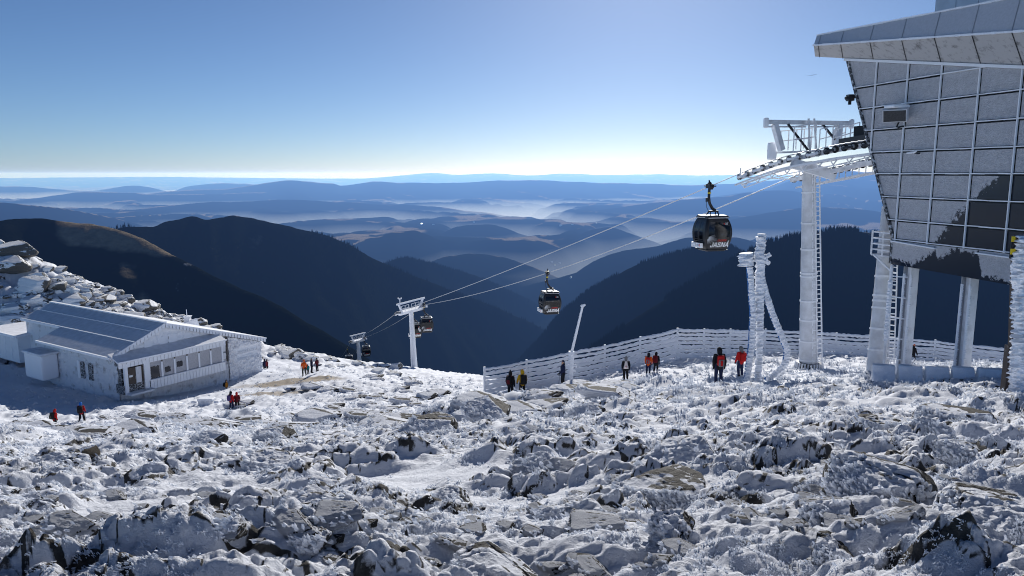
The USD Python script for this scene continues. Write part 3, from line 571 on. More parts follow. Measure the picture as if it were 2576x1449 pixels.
# steel columns under the building
def hcolumn(s, off, ztop, label):
    top = S(s, ztop, off); g = gz(top[0], top[1]) - .6
    t = thing('steel_column', label, 'column', (top[0], top[1], g), math.atan2(SE[1], SE[0]), 'columns under the station')
    H = ztop - g
    obj('flange', MB().box((-.2, 0, H / 2), (.05, .42, H)), 'frost_steel', t); obj('flange', MB().box((.2, 0, H / 2), (.05, .42, H)), 'grey_metal', t)
    obj('web', MB().box((0, 0, H / 2), (.348, .04, H)), 'frost_steel', t)
    obj('rime_edge', rime_tube([(.2, .2, .3), (.2, .2, H - .35)], .035, .05, 9, 4, 8), 'rime', t); obj('rime_edge', rime_tube([(-.2, .2, .3), (-.2, .2, H - .35)], .035, .05, 9, 9, 8), 'rime', t)
    return t
hcolumn(5.0, -.45, -4.1, 'white steel column under the station corner beside the tubular mast')
hcolumn(1.86, -.45, -4.12, 'lone white steel column under the middle of the station')
# rimed pipe between mast and column
pp = S(5.55, -4.1, .12); gp = gz(pp[0], pp[1])
t = thing('drain_pipe', 'rime-coated pipe hanging down beside the corner column', 'pipe', (0, 0, 0))
obj('pipe', MB().tube([(pp[0], pp[1], -4.1), (pp[0], pp[1], gp - .3)], .07, 10), 'frost_steel', t)
obj('crust', rime_tube([(pp[0], pp[1], -4.8), (pp[0], pp[1], gp + 1.6)], .085, .07, 7, 8, 12), 'rime', t)
for z in np.linspace(-4.6, gp + .8, 5): obj('bracket', MB().bar((pp[0], pp[1], z), S(5.0, z, -.3), .05), 'rime', t)
# floodlight on the facade
sf, zf = on_facade(2285, 288)
fl = thing('floodlight', 'big square floodlight with snow cap mounted on the facade', 'lamp', S(sf, zf, 0), math.atan2(SE[1], SE[0]))
# local x along facade (far), y = -out, z up
dirn = unit((-.62, .75, -.38)); ax = unit(np.cross((0, 0, 1), dirn)); upv = np.cross(dirn, ax)
obj('housing', MB().box(np.array((.05, .62, 0)), (.5, .95, .55), [dirn, ax, upv]), 'frost_galvanised', fl)
obj('lens', MB().box(np.array((.05, .62, 0)) + dirn * .265, (.03, .88, .48), [dirn, ax, upv]), 'dark_metal', fl)
obj('snow_cap', MB().tm(soft(rbox((.03, .6, .33), (.62, .9, .16), .07), .06)), 'rime', fl)
obj('bracket', MB().bar((0, 0, -.15), (.05, .5, -.1), .07).bar((.2, .25, -.2), (.25, .35, -.55), .06).bar((.25, .3, -.55), (.1, .1, -.5), .08), 'black_paint', fl)
s2_, z2_ = on_facade(2313, 386)
br = thing('facade_fixture', 'small rimed bracket sticking out of the facade below the floodlight', 'bracket', S(s2_, z2_, 0), math.atan2(SE[1], SE[0]))
obj('arm', MB().bar((0, 0, 0), (.05, .35, .03), .06), 'dark_metal', br); obj('crust', soft(hull_chain([[((0, .3, .04), .05), ((.25, .42, .02), .03)], [((0, .3, .04), .05), ((-.2, .35, .08), .025)]]), .03), 'rime', br)
# camera on the slanting edge
q = at_plane(2139, 246, S(8.75, 3.2, .0), SN)
cc = thing('security_camera', 'small black camera box on the slanting station edge', 'camera', q)
obj('case', MB().box((0, 0, 0), (.28, .34, .3)).box((-.06, -.1, -.24), (.12, .1, .2)), 'black_paint', cc); obj('lens', MB().cyl((-.14, 0, 0), (-.24, -.02, -.03), .08), 'dark_metal', cc); obj('arm', MB().bar((.1, 0, .02), (.5, .05, .05), .08), 'black_paint', cc)
# bay railing on the platform at the mast, and the tubular mast
mb_b = at(2205, 934, 37.0); mb_t = at(2232, 520, 38.6); mb_b[2] = gz(mb_b[0], mb_b[1]) - .5
def mast_rings(t, B, Tp, r0, r1, hs, m='frost_galvanised'):
    B, Tp = np.array(B), np.array(Tp); n = 40; hs_ = np.linspace(0, 1, n)
    pts = B + hs_[:, None] * (Tp - B); obj('mast', MB().tube(pts, r0 + (r1 - r0) * hs_, 32), m, t, 40)
    for h in hs:
        c = B + h * (Tp - B); r = r0 + (r1 - r0) * h; d = unit(Tp - B)
        obj('ring', MB().tube([c - d * .05, c + d * .05], r + .035, 28), 'rime_fine', t, 40)
def ladder(t, B, Tp, width, side, gap=.3, m='rime_fine', cage=False):
    """rails, rungs and stand-offs along a mast face"""
    B, Tp = np.array(B), np.array(Tp); d = unit(Tp - B); L = np.linalg.norm(Tp - B); side = unit(side)
    for k in (-.5, .5): obj('ladder_rail', MB().bar(B + side * width * k, Tp + side * width * k, .06, .05), m, t)
    mb = MB()
    for q in np.arange(.2, L, gap): mb.bar(B + d * q - side * width / 2, B + d * q + side * width / 2, .05, .05)
    obj('rung', mb, m, t)
mt = thing('support_mast', 'tapered tubular steel mast with ladder under the station corner', 'mast', (0, 0, 0))
mast_rings(mt, mb_b, mb_t, .50, .26, [.18, .30, .42, .46, .49, .60, .72])
sd = unit(np.cross(mb_t - mb_b, (0, 1, 0))); sd = sd if sd[0] > 0 else -sd
ladder(mt, mb_b + sd * .62 + np.array([0, -.25, .4]), mb_t + sd * .42 + np.array([0, -.2, -1]), .3, sd)
mb = MB()
for k in range(14):
    c = mb_b + (mb_t - mb_b) * (.08 + .05 * k); mb.bar(c + sd * .38 + np.array([0, -.2, 0]), c + sd * .62 + np.array([0, -.25, 0]), .07, .04)
obj('ladder_bracket', mb, 'rime_fine', mt)
pl = thing('access_platform', 'small railed platform clamped to the station corner by the mast', 'platform', (0, 0, 0))
A = at(2191, 640, 37.0); Bp = at(2246, 655, 35.6); up = np.array([0, 0, 1.0])
ed = unit((Bp - A) * np.array([1, 1, 0])); dp = np.array([-ed[1], ed[0], 0]) * 1.2; Lp = np.linalg.norm((Bp - A)[:2])
obj('deck', MB().box(A + ed * Lp / 2 + dp / 2, (Lp, 1.2, .08), [ed, unit(dp), up]), 'frost_galvanised', pl)
for h in (.28, .56, .84, 1.14): obj('rail', MB().bar(A + up * h, A + ed * Lp + up * h, .06, .06).bar(A + up * h, A + dp + up * h, .06, .06), 'rime_fine', pl)
for q in (A, A + ed * Lp, A + dp, A + ed * Lp * .5): obj('post', MB().bar(q, q + up * 1.2, .08, .08), 'rime_fine', pl)
obj('stay', MB().bar(A + ed * .2, A + ed * Lp + up * -.7, .08, .08), 'rime_fine', pl)
# row of snow-plastered barrier boards in front of the columns
pxs = [2196, 2262, 2330, 2397, 2461, 2545, 2620]; ys_ = [916, 917, 919, 921, 924, 929, 932]
gr_ = thing('snow_barrier', 'row of low barrier boards plastered with snow before the columns', 'barrier', (0, 0, 0))
for k in range(6):
    a = at(pxs[k] + 2, ys_[k] + 4, 28.2 - k * .35); b = at(pxs[k + 1] - 15, ys_[k + 1] + 4, 28.0 - k * .35); a[2] = b[2] = (a[2] + b[2]) / 2
    d = unit(b - a); nrm = np.array([d[1], -d[0], 0])
    bd = trimesh.Trimesh(*MB().box((a + b) / 2 - up * .27, (np.linalg.norm(b - a), .16, .55), [d, nrm, up]).get(), process=True)
    bd = soft(m3.Manifold.batch_hull([m3.Manifold.sphere(.06, 8).translate(tuple(v)) for v in bd.vertices]), .09, 4); v = bd.vertices
    w = np.clip((v - (a + b) / 2) @ nrm / .1, 0, 1)[:, None]; v = v + nrm * w * (.30 * np.clip(((a + b) / 2)[2] - v[:, 2:], 0, 1) + .10 * noise(v * 5, k)[:, None]); bd.vertices = v
    obj('board', bd, 'rime', gr_, True); obj('post', MB().bar(a - up * .95, a + up * .04, .09, .09), 'frost_dark', gr_)
# spiky rime-caked post at the right edge with a yellow and black plate
rp = at(2556, 968, 20.5); rp[2] = gz(rp[0], rp[1]) - .2; rt = at(2568, 592, 20.2)
po = thing('rimed_post', 'tall post caked in spiky rime with yellow and black plate', 'post', (0, 0, 0))
obj('core', MB().bar(rp - np.array([.06, 0, 0]), rt - np.array([.06, 0, 0]), .26, .2, up=(0, 1, 0)), 'wood_dark', po)
obj('crust', rime_tube([rp + (.05, -.06, 0), rp * .6 + rt * .4 + (.05, -.06, 0), rp * .3 + rt * .7 + (.02, -.06, 0), rp * .18 + rt * .82 + (.04, -.08, 0), rt + (.10, -.06, 0)], [.24, .17, .18, .26, .17], .17, 7, 3, 26, .03), 'rime', po)
obj('plate', MB().box(rt + np.array([-.16, -.03, -.32]), (.22, .05, .62)), 'black_paint', po)
for dz_ in (.10, .44): obj('stripe', MB().box(rt + np.array([-.16, -.06, -dz_]), (.24, .02, .15)), 'yellow_print', po)
obj('stub', MB().box(rp + np.array([-.30, 0, .75]), (.16, .2, 1.4)), 'wood_dark', po)
# ------------------------------------------------------------------ gondola lift: ropes, towers, cabins
LD = unit((-36, 74, 0)); LP = np.array([LD[1], -LD[0], 0])      # down the line, and across it to the right
T1b = at(2034, 934, 48.0); T1b[2] = gz(T1b[0], T1b[1]) - .4; T1t = at(2036, 398, 48.2)
def lane(pxs, n=24):
    P = np.array([at(*p) for p in pxs]); d = np.r_[0, np.cumsum(np.linalg.norm(np.diff(P, axis=0), axis=1))]
    f = PchipInterpolator(d, P); return f(np.linspace(0, d[-1], n)), f, d
L_tr = [(2240, 343, 39.6), (2185, 352, 41.0), (2120, 362, 42.9), (2050, 377, 45.2), (1990, 390, 46.9), (1950, 402, 48.1), (1900, 421, 49.7), (1858, 438, 51.2)]
R_tr = [(2240, 393, 40.6), (2190, 400, 42.4), (2120, 416, 45.2), (2060, 429, 47.8), (1996, 444, 50.6)]
Lpts, _, _ = lane(L_tr, 40); Rpts, _, _ = lane(R_tr, 30)
TL2, TR2 = at(1003, 783, 119.5), at(1064, 767, 122.0); TL3, TR3 = at(884, 857, 174.0), at(917, 849, 176.5)
def span(A, B, sag, n=40):
    t = np.linspace(0, 1, n)[:, None]; p = A + (B - A) * t; p[:, 2] -= sag * 4 * (t * (1 - t))[:, 0]; return p
def fit_sag(A, B, xd, yd):
    lo, hi = -1.0, 5.0
    for _ in range(40):
        s = (lo + hi) / 2; p = span(A, B, s, 200); x = 1288 + FPX * p[:, 0] / (p[:, 1] * math.cos(PITCH) - p[:, 2] * math.sin(PITCH)); y = 724.5 - FPX * (p[:, 1] * math.sin(PITCH) + p[:, 2] * math.cos(PITCH)) / (p[:, 1] * math.cos(PITCH) - p[:, 2] * math.sin(PITCH))
        k = np.argsort(x); yy = np.interp(xd, x[k], y[k]); lo, hi = (s, hi) if yy < yd else (lo, s)
    return s
SAGL, SAGR = fit_sag(Lpts[-1], TL2, 1242, 694), fit_sag(Rpts[-1], TR2, 1376, 687)
ropeL = np.vstack([Lpts, span(Lpts[-1], TL2, SAGL)[1:], span(TL2, TL3, .5)[1:], span(TL3, at(848, 915, 215), .2)[1:]])
ropeR = np.vstack([Rpts, span(Rpts[-1], TR2, SAGR)[1:], span(TR2, TR3, .6)[1:], span(TR3, at(868, 918, 215), .2)[1:]])
for nm, r in (('far', ropeL), ('near', ropeR)):
    lab = 'upper steel haul rope running from the arched wheels down the valley' if nm == 'far' else 'lower steel haul rope leaving the big lift tower behind its mast'
    o = obj('haul_rope', MB().tube(r, .034, 8), 'cable_steel'); tag(o, lab, 'cable', 'haul ropes of the gondola lift')
def rope_at(rope, xd):
    x = np.array([1288 + FPX * p[0] / (p[1] * math.cos(PITCH) - p[2] * math.sin(PITCH)) for p in rope]); k = np.argsort(x)
    return np.array([np.interp(xd, x[k], rope[k, j]) for j in range(3)])
def sheave_mesh(c, axis, r=.21, w=.09):
    c, axis = np.array(c, float), unit(axis); mb = MB()
    return mb.tube([c - axis * w / 2, c - axis * w / 2, c - axis * .02, c + axis * .02, c + axis * w / 2, c + axis * w / 2], [r * .55, r, r * .93, r * .93, r, r * .55], 20)
def train(t, pts, n, axis, side, dark_from=.72, hang=.23):
    """a bank of wheels under the rope with rocking beams"""
    d = np.r_[0, np.cumsum(np.linalg.norm(np.diff(pts, axis=0), axis=1))]; f = lambda q: np.array([np.interp(q, d, pts[:, k]) for k in range(3)])
    qs = np.linspace(.35, d[-1] - .1, n); mb = MB(); beam = np.array([f(q) - (0, 0, hang + .02) for q in np.linspace(.2, d[-1], 24)])
    for a, b in zip(beam[:-1], beam[1:]): mb.bar(a + axis * .22 * side, b + axis * .22 * side, .12, .26)
    tr = obj('sheave_train', mb, 'frost_steel', t)
    for k, q in enumerate(qs):
        c = f(q) - (0, 0, hang); dark = q / d[-1] < 1 - dark_from
        obj('sheave', sheave_mesh(c, axis), 'black_rubber' if dark else 'frost_dark', tr, 40); obj('hub', MB().cyl(c - axis * .12, c + axis * .12, .1, 12), 'rime_fine' if not dark else 'grey_metal', tr)
        if k % 2 == 0 and k + 1 < n:
            c2 = f(qs[k + 1]) - (0, 0, hang); obj('rocker', MB().bar(c - axis * .13 - (0, 0, .03), c2 - axis * .13 - (0, 0, .03), .1, .13), 'rime_fine' if not dark else 'dark_metal', tr)
    return tr
t1 = thing('lift_tower', 'tall white lift tower with ladder and arched wheel banks beside the station', 'lift tower', (0, 0, 0))
mast_rings(t1, T1b, T1t + (0, 0, -.2), .60, .40, [.08, .17, .27, .36, .475, .49, .60, .72, .86])
obj('base_ring', MB().tube([T1b + (0, 0, .2), T1b + (0, 0, .45), T1b + (0, 0, .95), T1b + (0, 0, .97)], [.92, .90, .80, .6], 40), 'frost_dark', t1, 30)
for k in range(28):
    a = 2 * PI * k / 28; d = np.array([math.cos(a), math.sin(a), 0]); obj('base_rib', MB().bar(T1b + d * .93 + (0, 0, .3), T1b + d * .83 + (0, 0, .96), .07, .1, up=d), 'rime_fine', t1)
fr = unit(np.array([-T1b[0], -T1b[1], 0]) + LP * 20); fs = np.array([-fr[1], fr[0], 0])
ladder(t1, T1b + np.array([.50, -.48, .9]), T1t + np.array([.36, -.36, -.4]), .34, (1, .15, 0), .3)
mb = MB()
for h in np.linspace(.08, .97, 26):
    c = T1b + h * (T1t - T1b); mb.bar(c + np.array([.05, -.58 + .2 * h, 0]), c + np.array([.30, -.5 + .14 * h, 0]), .05, .05)
    mb.bar(c + np.array([.05, -.60 + .2 * h, -.2]), c + np.array([.05, -.60 + .2 * h, .2]), .05, .05)
obj('cable_clip', mb, 'rime_fine', t1)
obj('conduit', MB().tube([T1b + np.array([.72, -.35, .9]), T1t + np.array([.56, -.25, -.4])], .05, 8), 'frost_steel', t1)
train(t1, Lpts[2:], 16, LP, 1, .62)
train(t1, Rpts[2:], 13, LP, -1, .8)
CL, CR = rope_at(Lpts, 1999) - (0, 0, .55), rope_at(Rpts, 2096) - (0, 0, .5)
obj('crossarm', MB().bar(CL - LP * .2, CR + LP * .2, .55, .6), 'frost_steel', t1)
# walkway below the left bank
mb = MB(); wk = np.array([p - (0, 0, .82) - LP * .55 for p in Lpts[::2]])
for a, b in zip(wk[:-1], wk[1:]): mb.bar(a, b, .06, .12); mb.bar(a + LP * .6, b + LP * .6, .06, .1); mb.bar((a + b) / 2, (a + b) / 2 + LP * .6, .32, .05)
obj('walkway', mb, 'rime_fine', t1)
mb = MB()
for a in wk[::2]: mb.bar(a, a + (0, 0, -.35) + LP * .3, .05); mb.bar(a + (0, 0, -.3) + LP * .3, a + LP * .6, .05)
for a, b in zip(wk[:-1:2], wk[2::2]): mb.bar(a + (0, 0, -.35) + LP * .3, b + (0, 0, -.35) + LP * .3, .05)
obj('walkway_truss', mb, 'rime_fine', t1)
mb = MB(); wk2 = np.array([p - (0, 0, .8) + LP * .5 for p in Rpts[::2]])
for a, b in zip(wk2[:-1], wk2[1:]): mb.bar(a, b, .06, .1); mb.bar(a - LP * .5, b - LP * .5, .06, .1); mb.bar(a + (0, 0, 1.0), b + (0, 0, 1.0), .05); mb.bar(a, a + (0, 0, 1.0), .05)
obj('walkway', mb, 'frost_steel', t1)
# low service platform left of the mast
mb = MB(); a, b = at(1862, 445, 50.6), at(2012, 452, 48.5); mb.bar(a, b, .08, .08).bar(a + (0, 0, .6), a, .06).bar(at(1935, 430, 49.5), at(1965, 447, 49.3), .07).bar(at(2012, 452, 48.5), at(2010, 410, 48.5), .07).bar(at(1965, 447, 49.3), b + (0, 0, .35), .06)
obj('service_frame', mb, 'rime_fine', t1)
# gantry above the arm
G0, G1 = at(1927, 307, 46.5), at(2142, 310, 49.8)
obj('gantry_beam', MB().bar(G0, G1, .26, .26).bar(G0 + (0, 0, -.28), G0 * .55 + G1 * .45 + (0, 0, -.26), .1).bar(G0 * .5 + G1 * .5 + (0, 0, -.26), G1 + (0, 0, -.2), .1), 'frost_steel', t1)
for g, k in ((G0, -1), (G1, 1)): obj('beam_end', soft(rbox(tuple(g + np.array([0, 0, -.05])), (.28, .3, .62), .06), .08, 3), 'rime', t1)
LEG = [(at(1948, 312, 46.8), at(1966, 378, 47.0)), (at(2112, 315, 49.3), at(2100, 372, 49.0))]
for a, b in LEG: obj('gantry_leg', MB().bar(a, b, .3, .36, up=LP), 'frost_steel', t1)
for a, b in (((1982, 312, 47.2), (2040, 388, 47.2)), ((2068, 312, 48.6), (2112, 365, 49.2))): obj('brace', MB().bar(at(*a), at(*b), .12, .12), 'dark_metal', t1)
mb = MB(); mb.bar(at(2034, 298, 47.6), at(2038, 385, 47.6), .1).bar(at(2048, 298, 47.8), at(2054, 385, 47.8), .1)
obj('lightning_rod', mb, 'frost_steel', t1)
def railing(t, pa, pb, h, nposts, levels=2):
    mb = MB(); pa, pb = np.array(pa), np.array(pb)
    for k in range(nposts): q = pa + (pb - pa) * k / (nposts - 1); mb.bar(q, q + (0, 0, h), .06)
    for k in range(1, levels + 1): mb.bar(pa + (0, 0, h * k / levels), pb + (0, 0, h * k / levels), .06)
    obj('railing', mb, 'rime_fine', t)
railing(t1, at(1962, 380, 48.0), at(2040, 372, 49.5), 1.25, 5); railing(t1, at(1995, 384, 46.8), at(2050, 376, 48.0), 1.6, 4); railing(t1, at(2060, 375, 48.4), at(2125, 358, 49.6), 1.25, 5); railing(t1, at(2095, 368, 47.5), at(2160, 350, 46.0), 1.0, 4)
obj('deck', MB().bar(at(1950, 384, 47.5), at(2110, 378, 49.5), 1.2, .12), 'frost_steel', t1)
obj('end_bracket', soft(rbox(tuple(at(1942, 380, 47.4)), (.5, .5, 1.1), .1), .1, 3), 'rime', t1)
obj('drive_housing', MB().box(at(2150, 335, 43.5) + LP * .9, (.9, .9, .85), [LD, LP, (0, 0, 1)]).bar(at(2098, 362, 44.9) + LP * .55, at(2185, 348, 41.4) + LP * .55, .25, .6).bar(at(2132, 352, 44) + LP * .8, at(2168, 290, 43) + LP * .9, .1), 'black_paint', t1)

def small_tower(pl, pr, pbase, Yb, label, k):
    t = thing('lift_tower', label, 'lift tower', (0, 0, 0)); hb = at(*pbase, Yb); hb[2] -= 2.5
    c = (pl + pr) / 2; top = c + (0, 0, -.3); ax = unit(pr - pl)
    obj('mast', MB().tube(np.linspace(hb, top, 12), np.linspace(.60, .36, 12), 20), 'rime_fine', t, 40)
    for h in (.35, .62, .85): q = hb + h * (top - hb); obj('ring', MB().tube([q - (0, 0, .05), q + (0, 0, .05)], .62 - .22 * h, 20), 'rime', t)
    ladder(t, hb + np.array([.1, -.72, 1]), top + np.array([.05, -.5, -.2]), .34, (1, 0, 0), .32)
    obj('crossarm', MB().bar(pl - (0, 0, .5), pr - (0, 0, .5), .5, .5), 'rime_fine', t)
    for q, rope in ((pl, ropeL), (pr, ropeR)):
        a, b = q - LD * 1.9 - (0, 0, .32 - .38), q + LD * 1.9 - (0, 0, .32 + .55); m = q - (0, 0, .26)
        tr = obj('sheave_train', MB().bar(a, m, .3, .34).bar(m, b, .3, .34), 'rime_fine', t)
        for j in range(6): w = (j + .5) / 6; cc = (a * (1 - 2 * w) + m * 2 * w) if w < .5 else (m * (2 - 2 * w) + b * (2 * w - 1)); obj('sheave', sheave_mesh(cc - LP * .24 + (0, 0, .05), LP, .2), 'frost_dark', tr, 40)
    g0, g1 = pl + (0, 0, 1.15) - ax * .35, pr + (0, 0, 1.15) + ax * .35
    obj('gantry_beam', MB().bar(g0, g1, .25, .25), 'rime_fine', t)
    for q, sgn in ((g0 + ax * .35, 1), (g1 - ax * .35, -1)): obj('gantry_leg', MB().bar(q, q - (0, 0, 1.4) + ax * .55 * sgn, .3, .26), 'rime_fine', t)
    for w0, w1 in ((.14, .44), (.56, .86)):
        a, b = pl + (pr - pl) * w0 - (0, 0, .2) - np.array([0, .7, 0]), pl + (pr - pl) * w1 - (0, 0, .2) - np.array([0, .7, 0]); railing(t, a, b, 1.0, 3)
    obj('deck', MB().bar(pl - (0, 0, .22), pr - (0, 0, .22), 1.5, .08), 'rime_fine', t)
    if k: q = g0 + ax * .6; obj('weather_vane', MB().bar(q, q + (0, 0, .85), .1).box(q + (.0, 0, .85), (.55, .1, .1)).box(q + (-.25, 0, .95), (.16, .16, .2)).box(q + (.25, 0, .95), (.16, .16, .2)), 'rime', t)
small_tower(TL2, TR2, (1044, 930), 121.0, 'white lift tower standing at the snow edge in mid picture', 1)
small_tower(TL3, TR3, (905, 912), 175.5, 'smaller white lift tower farther down the line, half sunk behind the slope', 0)

# ---- cabin: origin at the rope grip
CH, CW, CB = 2.42, 1.08, -4.62        # height, half width, floor below the rope
prof = PchipInterpolator([0, .06, .2, .42, .55, .7, .85, .94, 1], [.66, .76, .885, .985, 1.0, .97, .885, .80, .70])
GX = .32                               # cabin hangs a little to the side of the rope
def skin(side, xf, h, o=0.0):
    """point on the cabin: side 0 front(-y) 1 right(+x) 2 back 3 left; xf in -1..1 across, h in 0..1 up"""
    a = CW * prof(h) + o; r = .16; xf = np.asarray(xf, float); flat_ = a - r
    along = xf * a; dep = np.where(np.abs(along) > flat_, a - r + np.sqrt(np.maximum(r * r - (np.abs(along) - flat_) ** 2, 0)), a)
    dep = np.where(np.abs(xf) > .999, a - r * .3, dep); along = np.where(np.abs(xf) > .999, np.sign(xf) * (a - r * .3), along)
    x, y = [(along, -dep), (dep, along), (-along, dep), (-dep, -along)][side]
    return np.stack([x + GX, y, CB + CH * np.asarray(h, float) + 0 * x], -1)
def patch(side, xs, hs, o=0.0, holes=()):
    Xm, Hm = np.meshgrid(xs, hs, indexing='ij'); v = skin(side, Xm, Hm, o); nx, nh = len(xs), len(hs)
    i = np.arange(nx * nh).reshape(nx, nh); f = np.stack([i[:-1, :-1], i[1:, :-1], i[1:, 1:], i[:-1, 1:]], -1)
    xm, hm = (Xm[:-1, :-1] + Xm[1:, 1:]) / 2, (Hm[:-1, :-1] + Hm[1:, 1:]) / 2; keep = np.ones(xm.shape, bool)
    for a, b, c, d in holes: keep &= ~((xm > a) & (xm < b) & (hm > c) & (hm < d))
    return v.reshape(-1, 3), f[keep].reshape(-1, 4)
XS = np.unique(np.round(np.r_[np.linspace(-1, 1, 41), -.78, .78, -.62, -.05, .05, .62], 4)); HS = np.unique(np.round(np.r_[np.linspace(0, 1, 31), .36, .87, .30, .9], 4))
ENDH = [(-.78, .78, .36, .87)]; SIDEH = [(-.62, -.05, .22, .87), (.05, .62, .22, .87)]
g0 = thing('gondola_cabin', 'nearest black gondola cabin hanging left of the big white tower', 'gondola', (0, 0, 0), 0.0, 'cabins on the gondola lift')
mb = MB()
for sd_ in range(4): mb.add(*patch(sd_, XS, HS, 0, ENDH if sd_ % 2 == 0 else SIDEH))
for h in (0.0, 1.0):
    ring = np.vstack([skin(k, np.linspace(-.998, .998, 9), h) for k in range(4)]); c = ring.mean(0); n = len(ring)
    mb.add(np.vstack([c, ring]), [[0, 1 + (i + 1) % n, 1 + i] if h == 0 else [0, 1 + i, 1 + (i + 1) % n] for i in range(n)])
obj('body', mb, 'black_paint', g0, 40)
for sd_ in (0, 2): obj('end_window', patch(sd_, np.linspace(-.79, .79, 13), np.linspace(.355, .875, 11), -.012), 'cabin_glass', g0, True)
for sd_ in (1, 3):
    for a, b in ((-.63, -.04), (.04, .63)):
        dr = obj('door', MB().add(*patch(sd_, [a + .04, a + .07], np.linspace(.22, .87, 9), .012)).add(*patch(sd_, [b - .07, b - .04], np.linspace(.22, .87, 9), .012)).add(*patch(sd_, np.linspace(a + .04, b - .04, 5), [.60, .62], .012)).add(*patch(sd_, np.linspace(a + .04, b - .04, 5), [.34, .36], .012)), 'black_paint', g0)
        obj('pane', patch(sd_, np.linspace(a, b, 7), np.linspace(.215, .875, 11), -.012), 'cabin_glass', dr, True)
for y in (-.62, .62): obj('bench', MB().box((GX, y, CB + .55), (1.5, .42, .1)).box((GX, y * 1.25, CB + .8), (1.5, .07, .5)), 'interior', g0)
obj('floor', MB().box((GX, 0, CB + .1), (1.7, 1.7, .06)), 'dark_metal', g0)
obj('roof_rim', MB().tm(soft(rbox((GX, 0, CB + CH + .05), (1.72, 1.72, .2), .09), .1, 3)), 'black_paint', g0)
for x in (-.86, .86): obj('roof_bumper', MB().tube([(GX + x, -.75, CB + CH - .02), (GX + x * 1.02, -.4, CB + CH + .09), (GX + x * 1.02, .4, CB + CH + .09), (GX + x, .75, CB + CH - .02)], .06, 8), 'dark_metal', g0)
obj('roof_trim', MB().bar((GX - .8, -.875, CB + CH - .02), (GX + .8, -.875, CB + CH - .02), .02, .03).bar((GX - .875, -.8, CB + CH - .02), (GX - .875, .8, CB + CH - .02), .02, .03), 'white_print', g0)
obj('hanger_frame', MB().bar((GX - .35, -.3, CB + CH + .1), (GX - .25, -.1, CB + CH + .42), .07).bar((GX - .35, .3, CB + CH + .1), (GX - .25, .1, CB + CH + .42), .07).bar((GX + .35, -.3, CB + CH + .1), (GX + .3, -.1, CB + CH + .42), .07).bar((GX + .35, .3, CB + CH + .1), (GX + .3, .1, CB + CH + .42), .07).bar((GX - .32, 0, CB + CH + .42), (GX + .4, 0, CB + CH + .42), .22, .1), 'black_paint', g0)
obj('hanger_arm', MB().tube([(GX + .2, 0, CB + CH + .46), (GX - .05, 0, CB + CH + .62), (GX - .28, 0, CB + CH + .98), (GX - .36, 0, CB + CH + 1.4), (GX - .34, 0, -.08)], [.11, .11, .105, .1, .1], 12), 'black_paint', g0, 40)
obj('arm_ring', MB().cyl((GX - .34, 0, -.52), (GX - .34, 0, -.42), .12), 'yellow_print', g0)
obj('arm_box', MB().box((GX - .52, 0, -.95), (.12, .14, .3)).tube([(GX - .52, 0, -1.1), (GX - .5, 0, -1.5), (GX - .3, 0, -1.85)], .02, 6), 'dark_metal', g0)
obj('grip', MB().box((0, 0, .02), (.24, .75, .3)).box((-.1, -.3, -.05), (.26, .24, .34)).bar((.05, .1, .1), (.12, .35, .42), .09).bar((-.1, -.25, .1), (-.18, -.42, .3), .08).cyl((-.2, -.34, 0), (.08, -.34, 0), .13, 12).cyl((.02, .3, .16), (.26, .3, .16), .12, 12), 'black_paint', g0)
for y in (-.42, .38): obj('rope_guide', MB().bar((0, y, .02), (0, y * 2.0, .03), .09, .09), 'black_paint', g0)
# ski rack on the door side
rk = obj('ski_rack', MB().box((GX - 1.16, -.36, CB + .42), (.22, .62, .34)).box((GX - 1.16, .36, CB + .42), (.22, .62, .34)), 'white_print', g0)
obj('rack_mount', MB().bar((GX - .9, -.4, CB + .5), (GX - 1.15, -.4, CB + .6), .06).bar((GX - .9, .4, CB + .5), (GX - 1.15, .4, CB + .6), .06), 'dark_metal', rk)
obj('rack_print', MB().box((GX - 1.275, -.32, CB + .44), (.01, .34, .1)), 'grey_print', rk); obj('rack_mark', MB().box((GX - 1.276, -.56, CB + .44), (.012, .1, .16)), 'red_print', rk)
def wrap_text(txt, h, x0, hz, side=0, o=.012, shear=.22, width=None, bold=True):
    m = meshkit.text_mesh(txt, h, .004, bold=bold).subdivide(); v = m.vertices.copy(); v[:, 0] += shear * v[:, 1]; w = v[:, 0].max() - v[:, 0].min()
    if width: v[:, 0] *= width / w
    hh = hz + v[:, 1] / CH; a = CW * prof(hh); p = skin(side, np.clip((x0 + v[:, 0]) / a, -.98, .98), hh, o + v[:, 2]); return p, m.faces
obj('lettering', wrap_text('JASNÁ', .34, -.66, .135, width=1.42), 'white_print', g0)
obj('lettering', wrap_text('CHOPOK', .13, -.12, .305, width=.70), 'red_print', g0)
obj('number', wrap_text('22', .12, .46, .80, shear=.1), 'white_print', g0); obj('number_mark', patch(0, np.linspace(.36, .44, 3), [.80, .845], .012), 'red_print', g0)
mb = MB(); rr = np.random.default_rng(5)
for k in range(22):
    a = -1.45 + 2.9 * k / 33; L = rr.uniform(.35, .8) * (1 if abs(a) < 1.2 else .6); cx, cz = -.92, .42
    for q0, q1 in ((.10, L),):
        pts = []
        for q, wd in ((q0, .010), (q1, .004)):
            for s_ in (-1, 1): pts.append((cx + q * math.cos(a) - s_ * wd * math.sin(a), cz + (q * math.sin(a) + s_ * wd * math.cos(a)) / CH))
        P = np.array(pts); P[:, 0] = np.clip(P[:, 0], -.95, .9); aa = CW * prof(np.clip(P[:, 1], .05, .95)); v = skin(0, np.clip(P[:, 0] / aa, -.97, .97), np.clip(P[:, 1], .05, .95), .008)
        mb.add(v, [[0, 2, 3, 1]])
obj('sunburst_print', mb, 'grey_print', g0)
YAW = .2424
